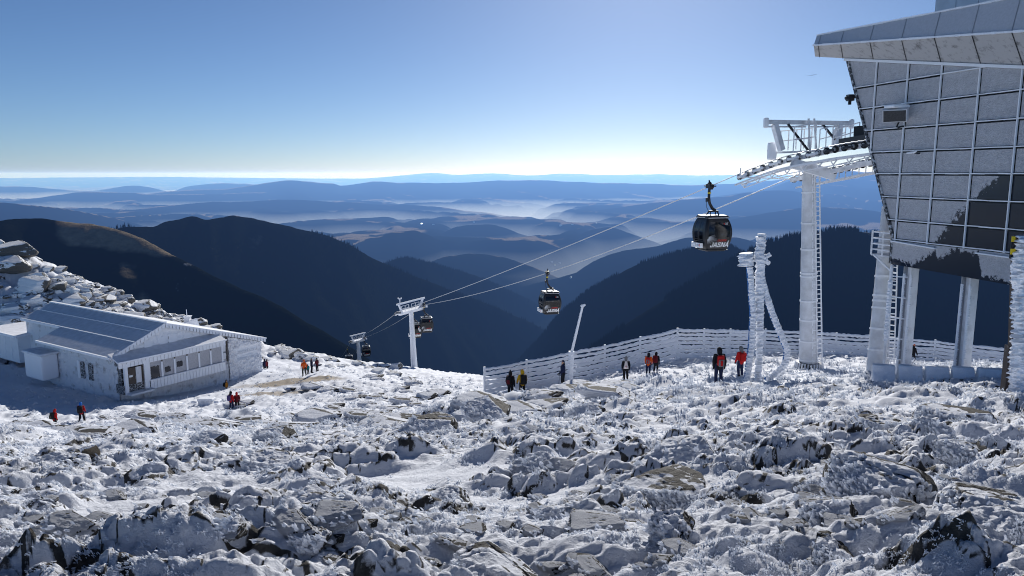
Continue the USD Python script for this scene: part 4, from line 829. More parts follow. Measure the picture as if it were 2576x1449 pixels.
def hang(rope, xd):
    return rope_at(rope, xd)
GPOS = [(ropeL, 1786, None), (ropeR, 1377, 'gondola cabin in the middle of the span above the valley notch'), (ropeR, 1067, 'gondola cabin just passing the wheels of the mid picture tower'),
        (ropeR, 1040, 'gondola cabin half hidden behind the mast of the mid picture tower'), (ropeR, 917, 'gondola cabin right beside the farthest lift tower'), (ropeR, 911, 'small gondola cabin behind and below the one at the farthest tower')]
from pxr import UsdGeom as _U
for k, (rp_, xd, lab) in enumerate(GPOS):
    p = hang(rp_, xd)
    if k == 5: p = p + LD * 16 - (0, 0, 5.2)
    if k == 0:
        ops = UsdGeom.Xformable(g0).GetOrderedXformOps(); ops[0].Set(Gf.Vec3d(*map(float, p))); UsdGeom.Xformable(g0).AddRotateZOp().Set(math.degrees(YAW))
    else: copy_thing(g0, p, YAW, lab)
# ------------------------------------------------------------------ mountain hut on the left
HR = np.array([-39.206, 81.5, -16.49]); E1 = np.array([.53757, .84322, 0]); E2 = np.array([-.84322, .53757, 0]); HB = -9.5
hut = thing('mountain_hut', 'long low stone hut with frosted pitched roof and glazed porch', 'hut', HR + (0, 0, HB), math.atan2(E1[1], E1[0]))
def hl(w, l, z): return np.array([w, l, z - HB])
def hpix(zx, zy, off=0.0):
    """picture place -> (across, up) on the gable plane moved forward by off"""
    q = at_plane(zx / 1.811 / 1.4907, (zy / 1.811 + 840) / 1.4907, HR - E2 * off, E2); return float(np.dot(q - HR, E1)), float(q[2] - HR[2])
X_, Y_, Z_ = np.array([1., 0, 0]), np.array([0, 1., 0]), np.array([0, 0, 1.])
def gable(poly, y, th): return MB().prism(poly, (0, y, -HB), X_, Z_, -Y_, -th) if th > 0 else None
def rz(w): return -.408 * -w * 1.0 if False else (w * .408 if w < 0 else -w * .3147)     # roof underside height at w
obj('gable_wall', MB().prism([(-5.4, -10.5), (-5.4, rz(-5.4) - .12), (0, -.12), (12.9, rz(12.9) - .12), (12.9, -12)], hl(0, .35, 0) * [0, 1, 0] + np.array([0, 0, -HB]), X_, Z_, -Y_, .35), 'rime_wall', hut)
obj('side_wall', MB().box(hl(-5.2, 7.9, -6.3), (.4, 15.0, 7.6)), 'frost_stone', hut)
obj('side_wall', MB().box(hl(-3.2, 19.6, -5.7), (.4, 8.4, 7.8)), 'frost_stone', hut)
obj('side_wall', MB().box(hl(12.7, 12.2, -8.2), (.4, 23.7, 7.4)), 'rime_wall', hut)
obj('rear_wall', MB().prism([(-3.4, -10), (-3.4, rz(-3.4) - .12), (0, -.12), (12.9, rz(12.9) - .12), (12.9, -12)], hl(0, 24, 0) * [0, 1, 0] + np.array([0, 0, -HB]), X_, Z_, -Y_, .3), 'rime_wall', hut)
def rslab(w0, w1, l0, l1, th=.22, up=0.0):
    a, b, c, d = hl(w0, l0, rz(w0) + up), hl(w1, l0, rz(w1) + up), hl(w1, l1, rz(w1) + up), hl(w0, l1, rz(w0) + up); return quad_slab(a, b, c, d, th)
L0 = -.45
for w0, w1, l1 in ((-6.5, -3.72, 14.9), (-3.68, -1.67, 24.5), (-1.63, 0, 24.5)): obj('roof_sheet', rslab(w0, w1, L0, l1), 'roof_frost', hut)
for w0, w1 in ((0.0, 4.5), (4.54, 9.0), (9.04, 13.6)): obj('roof_sheet', rslab(w0, w1, L0, 24.5), 'roof_frost', hut)
for w, l1 in ((-1.65, 24.5), (-3.70, 24.5)): obj('roof_seam', MB().bar(hl(w, L0, rz(w) + .03), hl(w, l1, rz(w) + .03),   .09, .06), 'rime_fine', hut)
obj('ridge_cap', MB().bar(hl(0, L0 - .05, .06), hl(0, 24.6, .06), .35, .14), 'rime', hut)
for (wa, la, wb, lb) in ((-6.52, L0, -6.52, 14.95), (-3.72, 14.95, -3.72, 24.5)): obj('gutter', MB().bar(hl(wa, la, rz(wa) - .1), hl(wb, lb, rz(wb) - .1), .2, .26), 'rime', hut)
obj('gutter', MB().bar(hl(13.6, L0, rz(13.6) - .08), hl(13.6, 24.5, rz(13.6) - .08), .18, .2), 'rime', hut)
# verge boards hanging under the roof edge, dark slots between them
hr = np.random.default_rng(11)
def boards(w0, w1, n, zf, h, y, m='frost_siding', name='fascia_board', gap=.13):
    for k in range(n):
        a, b = w0 + (w1 - w0) * k / n, w0 + (w1 - w0) * (k + 1) / n; c = (a + b) / 2; wd = (b - a) * (1 - gap)
        z0, z1 = zf(c - wd / 2), zf(c + wd / 2); hh = h if not callable(h) else h(c)
        v = np.array([hl(c - wd / 2, y, z0), hl(c + wd / 2, y, z1), hl(c + wd / 2, y, z1 - hh), hl(c - wd / 2, y, z0 - hh)]); dy = np.array([0, -.04 - .02 * hr.random(), 0])
        v = np.vstack([v, v + dy]); obj(name, (v, np.array([[0, 1, 2, 3], [7, 6, 5, 4], [0, 4, 5, 1], [1, 5, 6, 2], [2, 6, 7, 3], [3, 7, 4, 0]])), m, hut)
boards(-6.45, 0, 15, lambda w: rz(w) - .02, .52, L0, 'rime_fine'); boards(0, 13.55, 32, lambda w: rz(w) - .02, .52, L0, 'rime_fine', gap=.2)
obj('verge_backing', MB().prism([(-6.4, rz(-6.4) - .03), (0, -.03), (13.5, rz(13.5) - .03), (13.5, rz(13.5) - .5), (0, -.5), (-6.4, rz(-6.4) - .5)], np.array([0, L0 + .06, -HB]), X_, Z_, Y_, .05), 'frost_dark', hut)
# gable windows under the roof
for (a, b, c, d) in ((970, 792, 1028, 834), (1072, 765, 1134, 812), (1138, 757, 1200, 803), (1248, 742, 1292, 774)):
    w0, z1 = hpix(a, b); w1, z0 = hpix(c, d); f = obj('gable_window', MB().box(hl((w0 + w1) / 2, -.06, (z0 + z1) / 2), (w1 - w0, .12, z1 - z0)), 'frost_dark', hut)
    obj('shutter', MB().box(hl((w0 + w1) / 2, -.15, (z0 + z1) / 2 + .03), ((w1 - w0) * .94, .06, (z1 - z0) * .9)), 'rime_fine', f)
# glazed porch along the front
PY = -1.55
pfront = lambda w: -3.12; PB = -6.72
obj('porch_roof', quad_slab(hl(-6.4, PY - .3, -3.08), hl(6.75, PY - .3, -3.08), hl(6.75, .02, -2.33), hl(-6.4, .02, -2.33), .14), 'roof_frost', hut)
obj('porch_roof_edge', MB().bar(hl(-6.4, PY - .32, -3.06), hl(6.75, PY - .32, -3.06), .12, .12), 'rime', hut)
obj('flashing', MB().bar(hl(-5.4, -.04, -2.26), hl(6.75, -.04, -2.26), .1, .22), 'rime_fine', hut)
obj('porch_wall', MB().box(hl(.35, PY / 2 - .02, -6.2), (12.4, abs(PY) - .12, .95)).box(hl(.35, PY / 2 - .02, -3.45), (12.4, abs(PY) - .12, .6)).box(hl(-4.3, PY / 2 + .3, -5.0), (2.5, .6, 3.3)), 'frost_dark', hut)
boards(-6.35, 6.7, 30, lambda w: -3.16, .60, PY - .12, 'rime_fine', 'siding_board', .1)
boards(-2.95, 6.55, 24, lambda w: -5.78, .98, PY - .1, 'rime_fine', 'siding_board', .1)
obj('window_sill', MB().box(hl(1.8, PY - .12, -5.73), (9.6, .26, .09)), 'roof_frost', hut)
px_ = [-2.98, -1.47, .05, 1.58, 3.12, 4.66, 6.22]
for k in range(6):
    w0, w1 = px_[k] + .13, px_[k + 1] - .13; T, R = np.meshgrid(np.linspace(0, 1, 15), np.linspace(0, 1, 15), indexing='ij')
    v = np.stack([w0 + T * (w1 - w0), 0 * T + PY - .02, -5.66 + R * 1.88 - HB], -1).reshape(-1, 3); i = np.arange(225).reshape(15, 15); f = np.stack([i[:-1, :-1], i[1:, :-1], i[1:, 1:], i[:-1, 1:]], -1).reshape(-1, 4)
    p = obj('porch_window', (v, f), 'frosted_panel', hut)
    hole = {0: (.48, .36, .46, .40), 1: (.45, .34, .30, .19), 2: (.42, .50, .32, .17)}.get(k)
    rm = np.ones(225) if hole is None else np.clip((np.maximum(np.abs(T - hole[0]) / hole[2], np.abs(R - hole[1]) / hole[3]) - .9) * 5 + .5, 0, 1).ravel(); primvar(p, 'rime', rm)
for w in px_: obj('porch_post', MB().box(hl(w, PY - .05, -4.72), (.2, .16, 1.9)), 'rime_fine', hut); 
for w in px_[1:6]: obj('post_head', MB().box(hl(w, PY - .14, -3.86), (.17, .03, .2)), 'wood_dark', hut)
# entrance
obj('door_frame', MB().box(hl(-5.55, PY - .02, -5.1), (.34, .3, 3.3)).box(hl(-3.3, PY - .02, -5.1), (.5, .3, 3.3)), 'rime_fine', hut)
dd = obj('door', MB().box(hl(-4.88, PY + .1, -5.02), (.9, .06, 2.1)), 'wood_dark', hut); obj('notice', MB().box(hl(-4.95, PY + .06, -4.85), (.38, .02, .22)), 'white_print', dd); obj('handle', MB().bar(hl(-4.5, PY + .04, -5.2), hl(-4.5, PY + .04, -4.9), .04), 'grey_metal', dd)
obj('side_panel', MB().box(hl(-4.06, PY + .1, -5.0), (.62, .06, 2.05)), 'frost_siding', hut); obj('door_leaf', MB().bar(hl(-3.66, PY + .1, -6.05), hl(-3.66, PY + .1, -3.95), .1, .3, up=(0, 1, 0)), 'wood_dark', hut)
obj('step', MB().box(hl(-4.3, PY - .45, -6.62), (2.7, 1.1, .2)), 'frost_stone', hut)
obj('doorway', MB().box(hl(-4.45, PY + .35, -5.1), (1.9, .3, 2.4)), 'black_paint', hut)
# corner window right of the porch
for k in range(3):
    z = -3.62 - k * .92; w = obj('corner_window', MB().box(hl(7.3, -.1, z), (1.15, .1, .82)), 'frost_dark', hut); obj('pane', MB().box(hl(7.25, -.17, z + .02), (.98, .04, .76)), 'rime_fine', w)
obj('downpipe', MB().bar(hl(7.98, -.1, -2.6), hl(7.98, -.1, -6.2), .12), 'wood_dark', hut)
# name in raised letters on the gable
for txt, w0, zc, h, wd in (('KAMENNÁ CHATA', 9.45, -5.68, .36, 3.0),):
    m = meshkit.text_mesh(txt, h, .12, bold=True); v = m.vertices.copy(); v[:, 0] *= wd / (v[:, 0].max() - v[:, 0].min())
    obj('lettering', (np.stack([w0 + v[:, 0], -.02 - v[:, 2], zc + v[:, 1] - HB], -1), m.faces), 'rime_fine', hut)
obj('sign_bar', MB().box(hl(10.9, -.06, -6.02), (1.5, .12, .10)), 'rime_fine', hut)
obj('drainpipe', MB().tube([hl(13.35, .3, -4.5), hl(13.1, .3, -5.2), hl(13.1, .3, -9.6)], .06, 8), 'rime', hut)
# rough rime relief on the right part of the gable
T, R = np.meshgrid(np.linspace(8.1, 12.95, 110), np.linspace(0, 1, 90), indexing='ij'); zt = rz(1.0) - (T - 1) * .3147 - .62; zz = -10.3 + R * (zt + 10.3)
n = fbm(np.stack([T * 3.4, zz * 2.2, 0 * T], -1), 3, 33); n = (1 - np.abs(2 * n - 1)) ** 1.5
mask = 1 - .85 * sm(.9, .5, np.abs(zz + 5.55)) * sm(9.0, 9.5, T) * sm(12.9, 12.5, T); lift = .02 + .34 * n * mask
v = np.stack([T, -.01 - lift, zz - HB], -1).reshape(-1, 3); i = np.arange(110 * 90).reshape(110, 90)
obj('rime_relief', (v, np.stack([i[:-1, :-1], i[1:, :-1], i[1:, 1:], i[:-1, 1:]], -1).reshape(-1, 4)), 'rime_fine', hut, True)
T, R = np.meshgrid(np.linspace(-5.4, 8.0, 180), np.linspace(0, 1, 40), indexing='ij'); zt = np.where(T < 0, T * .408, -T * .3147) - .56; zb = np.minimum(-2.3 + 0 * T, zt - .02); zz = zb + R * (zt - zb)
n = fbm(np.stack([T * 2.2, zz * 1.6, 0 * T], -1), 3, 34); lift = .015 + .16 * (1 - np.abs(2 * n - 1)) ** 1.5
v = np.stack([T, -.01 - lift, zz - HB], -1).reshape(-1, 3); i = np.arange(180 * 40).reshape(180, 40)
obj('rime_relief', (v, np.stack([i[:-1, :-1], i[1:, :-1], i[1:, 1:], i[:-1, 1:]], -1).reshape(-1, 4)), 'rime_fine', hut, True)
T, R = np.meshgrid(np.linspace(-2.9, 8.0, 150), np.linspace(0, 1, 40), indexing='ij'); zz = -10.4 + R * 3.9
n = fbm(np.stack([T * 2.2, zz * 1.6, 0 * T], -1), 3, 35); v = np.stack([T, -.06 - .2 * (1 - np.abs(2 * n - 1)) ** 1.5, zz - HB], -1).reshape(-1, 3); i = np.arange(150 * 40).reshape(150, 40)
obj('rime_relief', (v, np.stack([i[:-1, :-1], i[1:, :-1], i[1:, 1:], i[:-1, 1:]], -1).reshape(-1, 4)), 'frost_stone', hut, True)
T, R = np.meshgrid(np.linspace(-.1, 15.2, 150), np.linspace(0, 1, 60), indexing='ij'); zz = -8.6 + R * 6.0
n = fbm(np.stack([T * 2.0, zz * 2.0, 0 * T], -1), 3, 36); v = np.stack([-5.42 - .2 * (1 - np.abs(2 * n - 1)) ** 1.5, T, zz - HB], -1).reshape(-1, 3); i = np.arange(150 * 60).reshape(150, 60)
obj('rime_relief', (v, np.stack([i[:-1, 1:], i[1:, 1:], i[1:, :-1], i[:-1, :-1]], -1).reshape(-1, 4)), 'frost_stone', hut, True)
for y in (5.2, 6.9): obj('side_window', MB().box(hl(-5.62, y, -5.2), (.14, .8, 1.9)), 'frost_dark', hut)
obj('side_board', MB().box(hl(-5.7, 7.5, -5.2), (.1, .5, 2.0)), 'rime_fine', hut)
# rime-coated box against the side wall
bx = thing('storage_box', 'tall rounded box coated in rime against the side wall of the hut', 'box', (0, 0, 0))
def hw(w, l, z): return HR + E1 * w + E2 * l + np.array([0, 0, z])
c = hw(-6.6, 14.0, 0); c[2] = HR[2] - 5.4
t = soft(rbox((0, 0, 0), (1.9, 4.0, 3.0), .25), .25, 6); a = math.atan2(E1[1], E1[0]); Rz = np.array([[math.cos(a), -math.sin(a), 0], [math.sin(a), math.cos(a), 0], [0, 0, 1]])
v = t.vertices @ Rz.T + c; obj('body', (v, t.faces), 'rime_fine', bx, True)
t = soft(rbox((0, 0, 1.55), (2.2, 4.3, .3), .14), .25, 4); obj('lid', (t.vertices @ Rz.T + c, t.faces), 'roof_frost', bx, True)
an = thing('annex', 'low flat-roofed snowy annex behind the left end of the hut', 'annex', (0, 0, 0))
c0 = at(48, 890, 90.0); top = at(43, 849, 90.0)[2]; gzb = c0[2] - 1.2
c = c0 + E2 * 4.2 + E1 * 2.9; H = top - gzb; ax_ = [E1, E2, Z_]
obj('wall', MB().box(np.array([c[0], c[1], gzb + H / 2]), (5.8, 8.4, H), ax_), 'frost_siding', an)
obj('roof', MB().box(np.array([c[0], c[1], top + .14]), (6.3, 8.9, .3), ax_), 'roof_frost', an)
for k in range(1, 5): obj('wall_joint', MB().bar(c0 + E2 * (8.4 * k / 5) - E1 * .02 + (0, 0, -.8), c0 + E2 * (8.4 * k / 5) - E1 * .02 + (0, 0, H - 1.3), .06, .05), 'rime', an)
obj('door', MB().box(c0 + E2 * 5.6 - E1 * .05 + (0, 0, .9), (.1, 1.0, 2.0), ax_), 'frost_siding', an)
obj('snow_roll', MB().bar(c0 + E2 * 0 - E1 * .25 + (0, 0, H - 1.05), c0 + E2 * 8.4 - E1 * .25 + (0, 0, H - 1.05), .3, .3), 'rime', an)
# chimney-like cairn post behind the ridge, plus mast and snow table
cp = at(473, 812, 103.0); cp[2] = cp[2] - .6
sp = thing('chimney', 'little frosted chimney stack with a thin rod behind the hut roof', 'chimney', cp)
obj('stack', MB().box((0, 0, .75), (.7, .7, 1.5)), 'frost_siding', sp); obj('cap', MB().box((0, 0, 1.55), (.9, .9, .12)), 'rime', sp); obj('rod', MB().bar((-.1, 0, 1.6), (-.1, 0, 2.5), .09), 'rime', sp); obj('snow_wedge', soft(m3.Manifold.batch_hull([m3.Manifold.sphere(.15, 8).translate(p) for p in ((-1.4, -.3, .2), (1.6, -.3, .2), (1.3, -.3, 1.2), (0, .6, .4))]), .3), 'rime', sp)
tb = thing('snow_table', 'low snow-covered table standing on the sunny slope below the porch', 'table', on_ground(519, 1006, 73.0))
obj('top', soft(rbox((0, 0, .62), (1.6, 1.0, .22), .1), .12), 'rime', tb, True)
for x in (-.62, .62): obj('leg', MB().box((x, 0, .2), (.12, .8, .75)), 'frost_siding', tb)
obj('front_board', MB().box((0, -.42, .25), (1.1, .06, .6)), 'frost_steel', tb)
for x in (-1.15, 1.15): obj('bench', soft(rbox((x, 0, .4), (.5, 1.0, .25), .1), .12), 'rime', tb, True)
# ------------------------------------------------------------------ snow fence along the plateau edge
FP = [(1219, 925, 48.0), (1325, 906, 48.4), (1433, 885, 48.8), (1522, 869, 49.8), (1611, 848, 51.2), (1705, 827, 53.0), (1772, 828, 54.8), (1838, 829, 56.2), (1926, 829, 57.0), (2014, 833, 57.2), (2105, 838, 57.4), (2190, 843, 58.4), (2274, 849, 59.2), (2353, 856, 60.2), (2442, 867, 61.2), (2570, 880, 62.4), (2700, 892, 63.5)]
fen = thing('snow_fence', 'long rime-coated slatted snow fence along the edge of the plateau', 'fence', (0, 0, 0))
tops = np.array([at(*p) for p in FP]); fr_ = np.random.default_rng(4); NS, FH = 8, 2.45
for q in tops:
    obj('post', rime_tube([q - (0, 0, FH + .5), q + (0, 0, .06)], .065, .03, 9, int(q[0] * 7) % 91, 8, .12), 'rime_fine', fen)
for a, b in zip(tops[:-1], tops[1:]):
    d = unit(b - a); nrm = np.array([d[1], -d[0], 0])
    for k in range(NS):
        z = .11 + k * FH / NS; m = 16; tt = np.linspace(.005, .995, m); off = nrm * -.0
        pts = a + (b - a) * tt[:, None] - Z_ * z + fr_.normal(0, .014, (m, 3)); pts[:, 2] -= .07 * np.sin(PI * tt) * fr_.random()
        hh = .075 + .045 * (k / NS) + .045 * fr_.random(); mb = MB()
        ring = []
        for p_, w in zip(pts, fr_.uniform(.82, 1.28, m)):
            ring.append([p_ + nrm * .05 * w - Z_ * hh * w, p_ + nrm * .07 * w + Z_ * hh * .6, p_ + Z_ * hh * 1.1 * w, p_ - nrm * .05 + Z_ * hh * .7, p_ - nrm * .04 - Z_ * hh])
        v = np.array(ring).reshape(-1, 3); i = np.arange(m * 5).reshape(m, 5); f = np.stack([i[:-1], np.roll(i, -1, 1)[:-1], np.roll(i, -1, 1)[1:], i[1:]], -1).reshape(-1, 4)
        obj('slat', (v, f), 'rime_fine', fen)
# ------------------------------------------------------------------ people
def hand(w, d, side, fwd, r=1.0, curl=.5):
    """palm, four unequal fingers and a thumb from the wrist w along direction d"""
    d, side, fwd = unit(d), unit(side), unit(fwd); b = [((w, .030 * r), (w + d * .085, .036 * r))]
    for k, L in enumerate((.058, .075, .080, .070)):
        p0 = w + d * .085 + fwd * (k - 1.5) * .021; p1 = p0 + d * L * .55 + side * .01; p2 = p1 + unit(d * (1 - curl) + side * curl) * L * .5
        b += [((p0, .0105 * r), (p1, .0095 * r)), ((p1, .0095 * r), (p2, .008 * r))]
    t0 = w + d * .035 + fwd * .034; t1 = t0 + unit(d + fwd * .8) * .04; b += [((t0, .013 * r), (t1, .011 * r)), ((t1, .011 * r), (t1 + d * .03, .009 * r))]
    return b
PEOPLE_N = [0]
def person(label, xd, yhead, Y, yaw, jacket, trousers, head='hood', headc=None, h=None, stride=0.0, arm=(0.0, 0.0), bend=.25, pack=None, gloves='black', lean=0.0, coat=0.0, yfeet=None, group=None, boots='black', skirt=None):
    p = at(xd, yhead, Y); g = gz(p[0], Y) - .04
    if yfeet is not None: g = at(xd, yfeet, Y)[2]
    H = h or float(np.clip(p[2] - g, 1.2, 1.92)); k = H / 1.76
    t = thing('person', label, 'person', (p[0], Y, g), math.radians(yaw), group)
    A = lambda x, y, z: np.array([x, y + lean * max(z - .9, 0), z]) * k
    J = dict(pel=A(0, 0, .96), wst=A(0, .01, 1.10), che=A(0, .02, 1.31), nck=A(0, .0, 1.47), hd=A(0, .03, 1.625))
    L = {}
    for s, nm in ((-1, 'l'), (1, 'r')):
        st_ = stride * s; L['hip' + nm] = A(.095 * s, 0, .93); L['kn' + nm] = A(.115 * s, .12 * st_ + .03 + .05 * abs(stride), .51); L['an' + nm] = A(.12 * s, .30 * st_ - .03, .10 + (.05 if st_ < 0 else 0)); L['toe' + nm] = L['an' + nm] + np.array([.015 * s, .15, -.055]) * k
        a = arm[0 if s < 0 else 1]; L['sh' + nm] = A(.19 * s, 0, 1.40); L['el' + nm] = A(.265 * s, -.02 + .20 * a, 1.13 + .03 * a); fw = bend + .5 * max(a, 0)
        L['wr' + nm] = L['el' + nm] + unit((-.04 * s, fw, -1 + .55 * fw)) * .245 * k
    c = k; bones = [((J['pel'], .105 * c), (J['wst'], .11 * c)), ((J['wst'], .11 * c), (J['che'], .125 * c)), ((J['che'], .10 * c), (J['nck'], .058 * c)), ((J['nck'], .055 * c), (J['hd'] - (0, .01, .05), .06 * c)),
             ((J['hd'] + np.array([0, -.012, .025]) * c, .088 * c), (J['hd'] + np.array([0, .02, -.05]) * c, .066 * c)), ((J['hd'] + np.array([0, .075, -.015]) * c, .012 * c), (J['hd'] + np.array([0, .088, -.03]) * c, .014 * c))]
    for s in (-1, 1): bones.append(((J['hd'] + np.array([.082 * s, -.01, -.005]) * c, .016 * c), (J['hd'] + np.array([.085 * s, -.015, .02]) * c, .018 * c)))
    for nm in 'lr':
        bones += [((L['hip' + nm], .085 * c), (L['kn' + nm], .055 * c)), ((L['kn' + nm], .052 * c), (L['an' + nm], .04 * c)), ((L['an' + nm], .04 * c), (L['toe' + nm], .03 * c)), ((L['sh' + nm], .055 * c), (L['el' + nm], .042 * c)), ((L['el' + nm], .04 * c), (L['wr' + nm], .028 * c)), ((J['che'] + (0, 0, .05 * c), .075 * c), (L['sh' + nm], .055 * c))]
        bones += hand(L['wr' + nm], L['wr' + nm] - L['el' + nm], (-1 if nm == 'r' else 1, 0, 0), (0, 1, .2), c)
    b = hull_chain(bones); obj('body', b, 'skin', t, True)
    for s in (-1, 1):
        obj('eye', trimesh.Trimesh(*MB().tube([J['hd'] + np.array([.032 * s, .078, .012]) * c, J['hd'] + np.array([.032 * s, .086, .012]) * c], .011 * c, 8).get()), 'black_paint', t)
    obj('mouth', MB().box(J['hd'] + np.array([0, .082, -.062]) * c, np.array([.045, .012, .010]) * c), 'cloth_dark_red', t)
    hem = J['pel'] - np.array([0, 0, (.06 + coat) * c])
    jb = [((J['pel'], .150 * c), (J['che'], .168 * c)), ((hem, .158 * c), (J['pel'], .15 * c)), ((J['che'], .145 * c), (J['nck'] - (0, 0, .03), .085 * c)), ((J['nck'] - (0, 0, .04), .095 * c), (J['nck'] + (0, 0, .025), .088 * c))]
    for s in (-1, 1): jb += [((J['pel'] + np.array([.06 * s, 0, -.02]) * c, .125 * c), (J['che'] + np.array([.07 * s, 0, .03]) * c, .13 * c)), ((hem + np.array([.06 * s, 0, 0]) * c, .128 * c), (J['pel'] + np.array([.06 * s, 0, -.02]) * c, .125 * c))]
    for nm in 'lr': jb += [((J['che'] + (0, 0, .05 * c), .11 * c), (L['sh' + nm], .088 * c)), ((L['sh' + nm], .086 * c), (L['el' + nm], .070 * c)), ((L['el' + nm], .068 * c), (L['wr' + nm], .05 * c))]
    jm = hull_chain(jb); obj('jacket', soft(jm, .07, 4), 'cloth_' + jacket, t, True)
    if skirt: obj('jacket_hem', soft(hull_chain([((hem + np.array([.05 * s, 0, -.06]) * c, .137 * c), (hem + np.array([.05 * s, 0, .05]) * c, .137 * c)) for s in (-1, 1)]), .07, 3), 'cloth_' + skirt, t, True)
    tb_ = []
    for nm in 'lr': tb_ += [((L['hip' + nm] + (0, 0, .02), .108 * c), (L['kn' + nm], .082 * c)), ((L['kn' + nm], .08 * c), (L['an' + nm], .072 * c))]
    obj('trousers', soft(hull_chain(tb_), .07, 4), 'cloth_' + trousers, t, True)
    for nm in 'lr':
        obj('boot', hull_chain([((L['an' + nm] + (0, -.02, .04), .068 * c), (L['an' + nm] + (0, -.02, -.04), .06 * c)), ((L['an' + nm] + (0, -.02, -.045), .055 * c), (L['toe' + nm], .048 * c))]), 'cloth_' + boots, t, True)
        obj('glove', hull_chain(hand(L['wr' + nm], L['wr' + nm] - L['el' + nm], (-1 if nm == 'r' else 1, 0, 0), (0, 1, .2), c * 1.28)), 'cloth_' + gloves, t, True)
    hc = 'cloth_' + (headc or jacket)
    if head == 'hood':
        hm = hull_chain([((J['hd'] + np.array([0, -.03, .03]) * c, .122 * c), (J['nck'] + np.array([0, -.03, -.01]) * c, .105 * c)), ((J['hd'] + np.array([0, -.005, .055]) * c, .112 * c), (J['hd'] + np.array([0, -.05, .0]) * c, .115 * c))])
        hm = hm - m3.Manifold.sphere(.095 * c, 16).scale((.85, 1.2, 1.15)).translate(tuple(J['hd'] + np.array([0, .085, -.02]) * c)); obj('hood', hm, hc, t, 40)
    elif head in ('hat', 'pompom'):
        hm = hull_chain([((J['hd'] + np.array([0, -.012, .045]) * c, .107 * c), (J['hd'] + np.array([0, -.02, .085]) * c, .092 * c))]).trim_by_plane((0, -.25, 1), float(J['hd'][2] + .012 * c)); obj('hat', hm, hc, t, 40)
        if head == 'pompom': obj('pompom', m3.Manifold.sphere(.05 * c, 12).translate(tuple(J['hd'] + np.array([0, -.02, .20]) * c)), hc, t, True)
        hm = hull_chain([((J['hd'] + np.array([0, -.05, -.02]) * c, .085 * c), (J['nck'] + np.array([0, -.04, .02]) * c, .075 * c))]); obj('hair', hm, 'cloth_black', t, True)
    elif head == 'pointed':
        hm = hull_chain([((J['hd'] + np.array([0, -.03, .03]) * c, .118 * c), (J['nck'] + np.array([0, -.03, 0]) * c, .105 * c)), ((J['hd'] + np.array([0, -.03, .06]) * c, .10 * c), (J['hd'] + np.array([0, -.06, .22]) * c, .025 * c))])
        hm = hm - m3.Manifold.sphere(.095 * c, 16).scale((.85, 1.2, 1.15)).translate(tuple(J['hd'] + np.array([0, .085, -.02]) * c)); obj('hood', hm, hc, t, 40)
    T = lambda q: np.array([p[0], Y, g]) + np.array([math.cos(math.radians(yaw)) * q[0] - math.sin(math.radians(yaw)) * q[1], math.sin(math.radians(yaw)) * q[0] + math.cos(math.radians(yaw)) * q[1], q[2]])
    if pack:
        plab, pc, c2, sty = pack; base = J['che'] * .55 + J['wst'] * .45; o = T(base + np.array([0, -.155 * c, 0]))
        pk = thing('backpack', plab, 'backpack', o, math.radians(yaw))
        if sty == 'bag':
            m = m3.Manifold.batch_hull([m3.Manifold.sphere(.03, 8).translate(q) for q in ((-.05, -.05, .24), (.05, -.05, .24), (-.15, -.08, -.26), (.15, -.08, -.26), (-.13, -.01, -.25), (.13, -.01, -.25), (0, -.13, -.1))]).scale((c, c, c)); obj('sack', soft(m, .06, 4), 'cloth_' + pc, pk, True)
            obj('emblem', MB().tube([(0, -.155 * c, -.02), (.05 * c, -.16 * c, -.07), (0, -.16 * c, -.14), (-.04 * c, -.16 * c, -.08), (0, -.155 * c, -.02)], .012, 6), 'cloth_' + c2, pk)
            for s in (-1, 1): obj('cord', MB().tube([(.03 * s, -.06, .26 * c), (.10 * s, .02, .30 * c), (.15 * s, .10, .18 * c)], .012, 6), 'cloth_' + pc, pk)
        else:
            sc_ = 1.25 if sty == 'big' else 1.0
            obj('main_pocket', soft(rbox((0, -.10 * c, 0), (.31 * c * sc_, .19 * c * sc_, .50 * c * sc_), .07), .07, 4), 'cloth_' + pc, pk, True); obj('front_pocket', soft(rbox((0, -.205 * c * sc_, -.07 * c), (.22 * c * sc_, .09, .28 * c * sc_), .04), .05, 4), 'cloth_' + c2, pk, True)
            if sty == 'trim': obj('trim', soft(rbox((0, -.215 * c, -.10 * c), (.26 * c, .05, .34 * c), .025), .06, 3), 'cloth_grey', pk, True); obj('centre_panel', soft(rbox((0, -.245 * c, -.09 * c), (.11 * c, .05, .26 * c), .025), .05, 3), 'cloth_red', pk, True)
            for s in (-1, 1): obj('strap', MB().tube([(.10 * s * c, -.03, .22 * c), (.12 * s * c, .06 * c, .28 * c), (.13 * s * c, .20 * c, .22 * c), (.14 * s * c, .30 * c, .05 * c), (.15 * s * c, .2 * c, -.15 * c), (.13 * s * c, 0, -.2 * c)], .022, 6), 'cloth_' + c2, pk)
    return t, T, L, c
def pole(T, w, tip, label):
    a, b = T(w + np.array([0, 0, .06])), tip; q = thing('hiking_pole', label, 'pole', (0, 0, 0)); obj('shaft', MB().tube([a, b], .011, 6), 'dark_metal', q); obj('grip', MB().tube([a + unit(a - b) * .06, a - unit(a - b) * .09], .02, 8), 'black_rubber', q); obj('basket', MB().cyl(b + unit(a - b) * .08, b + unit(a - b) * .1, .045, 10), 'black_rubber', q)
person('person in black hooded jacket and dark jeans seen from behind, red pack on back', 1811, 868, 36.0, 2, 'black', 'navy', pack=('red and grey rounded backpack on the black jacketed walker in the open', 'red', 'grey', 'trim'), arm=(-.1, -.15), bend=.12, coat=.04)
person('person in red jacket and grey hood half hidden behind the blue hoses', 1865, 872, 42.5, 25, 'red', 'navy', headc='grey', pack=('plain red backpack of the walker behind the hoses', 'red', 'red', 'plain'), arm=(.2, .3))
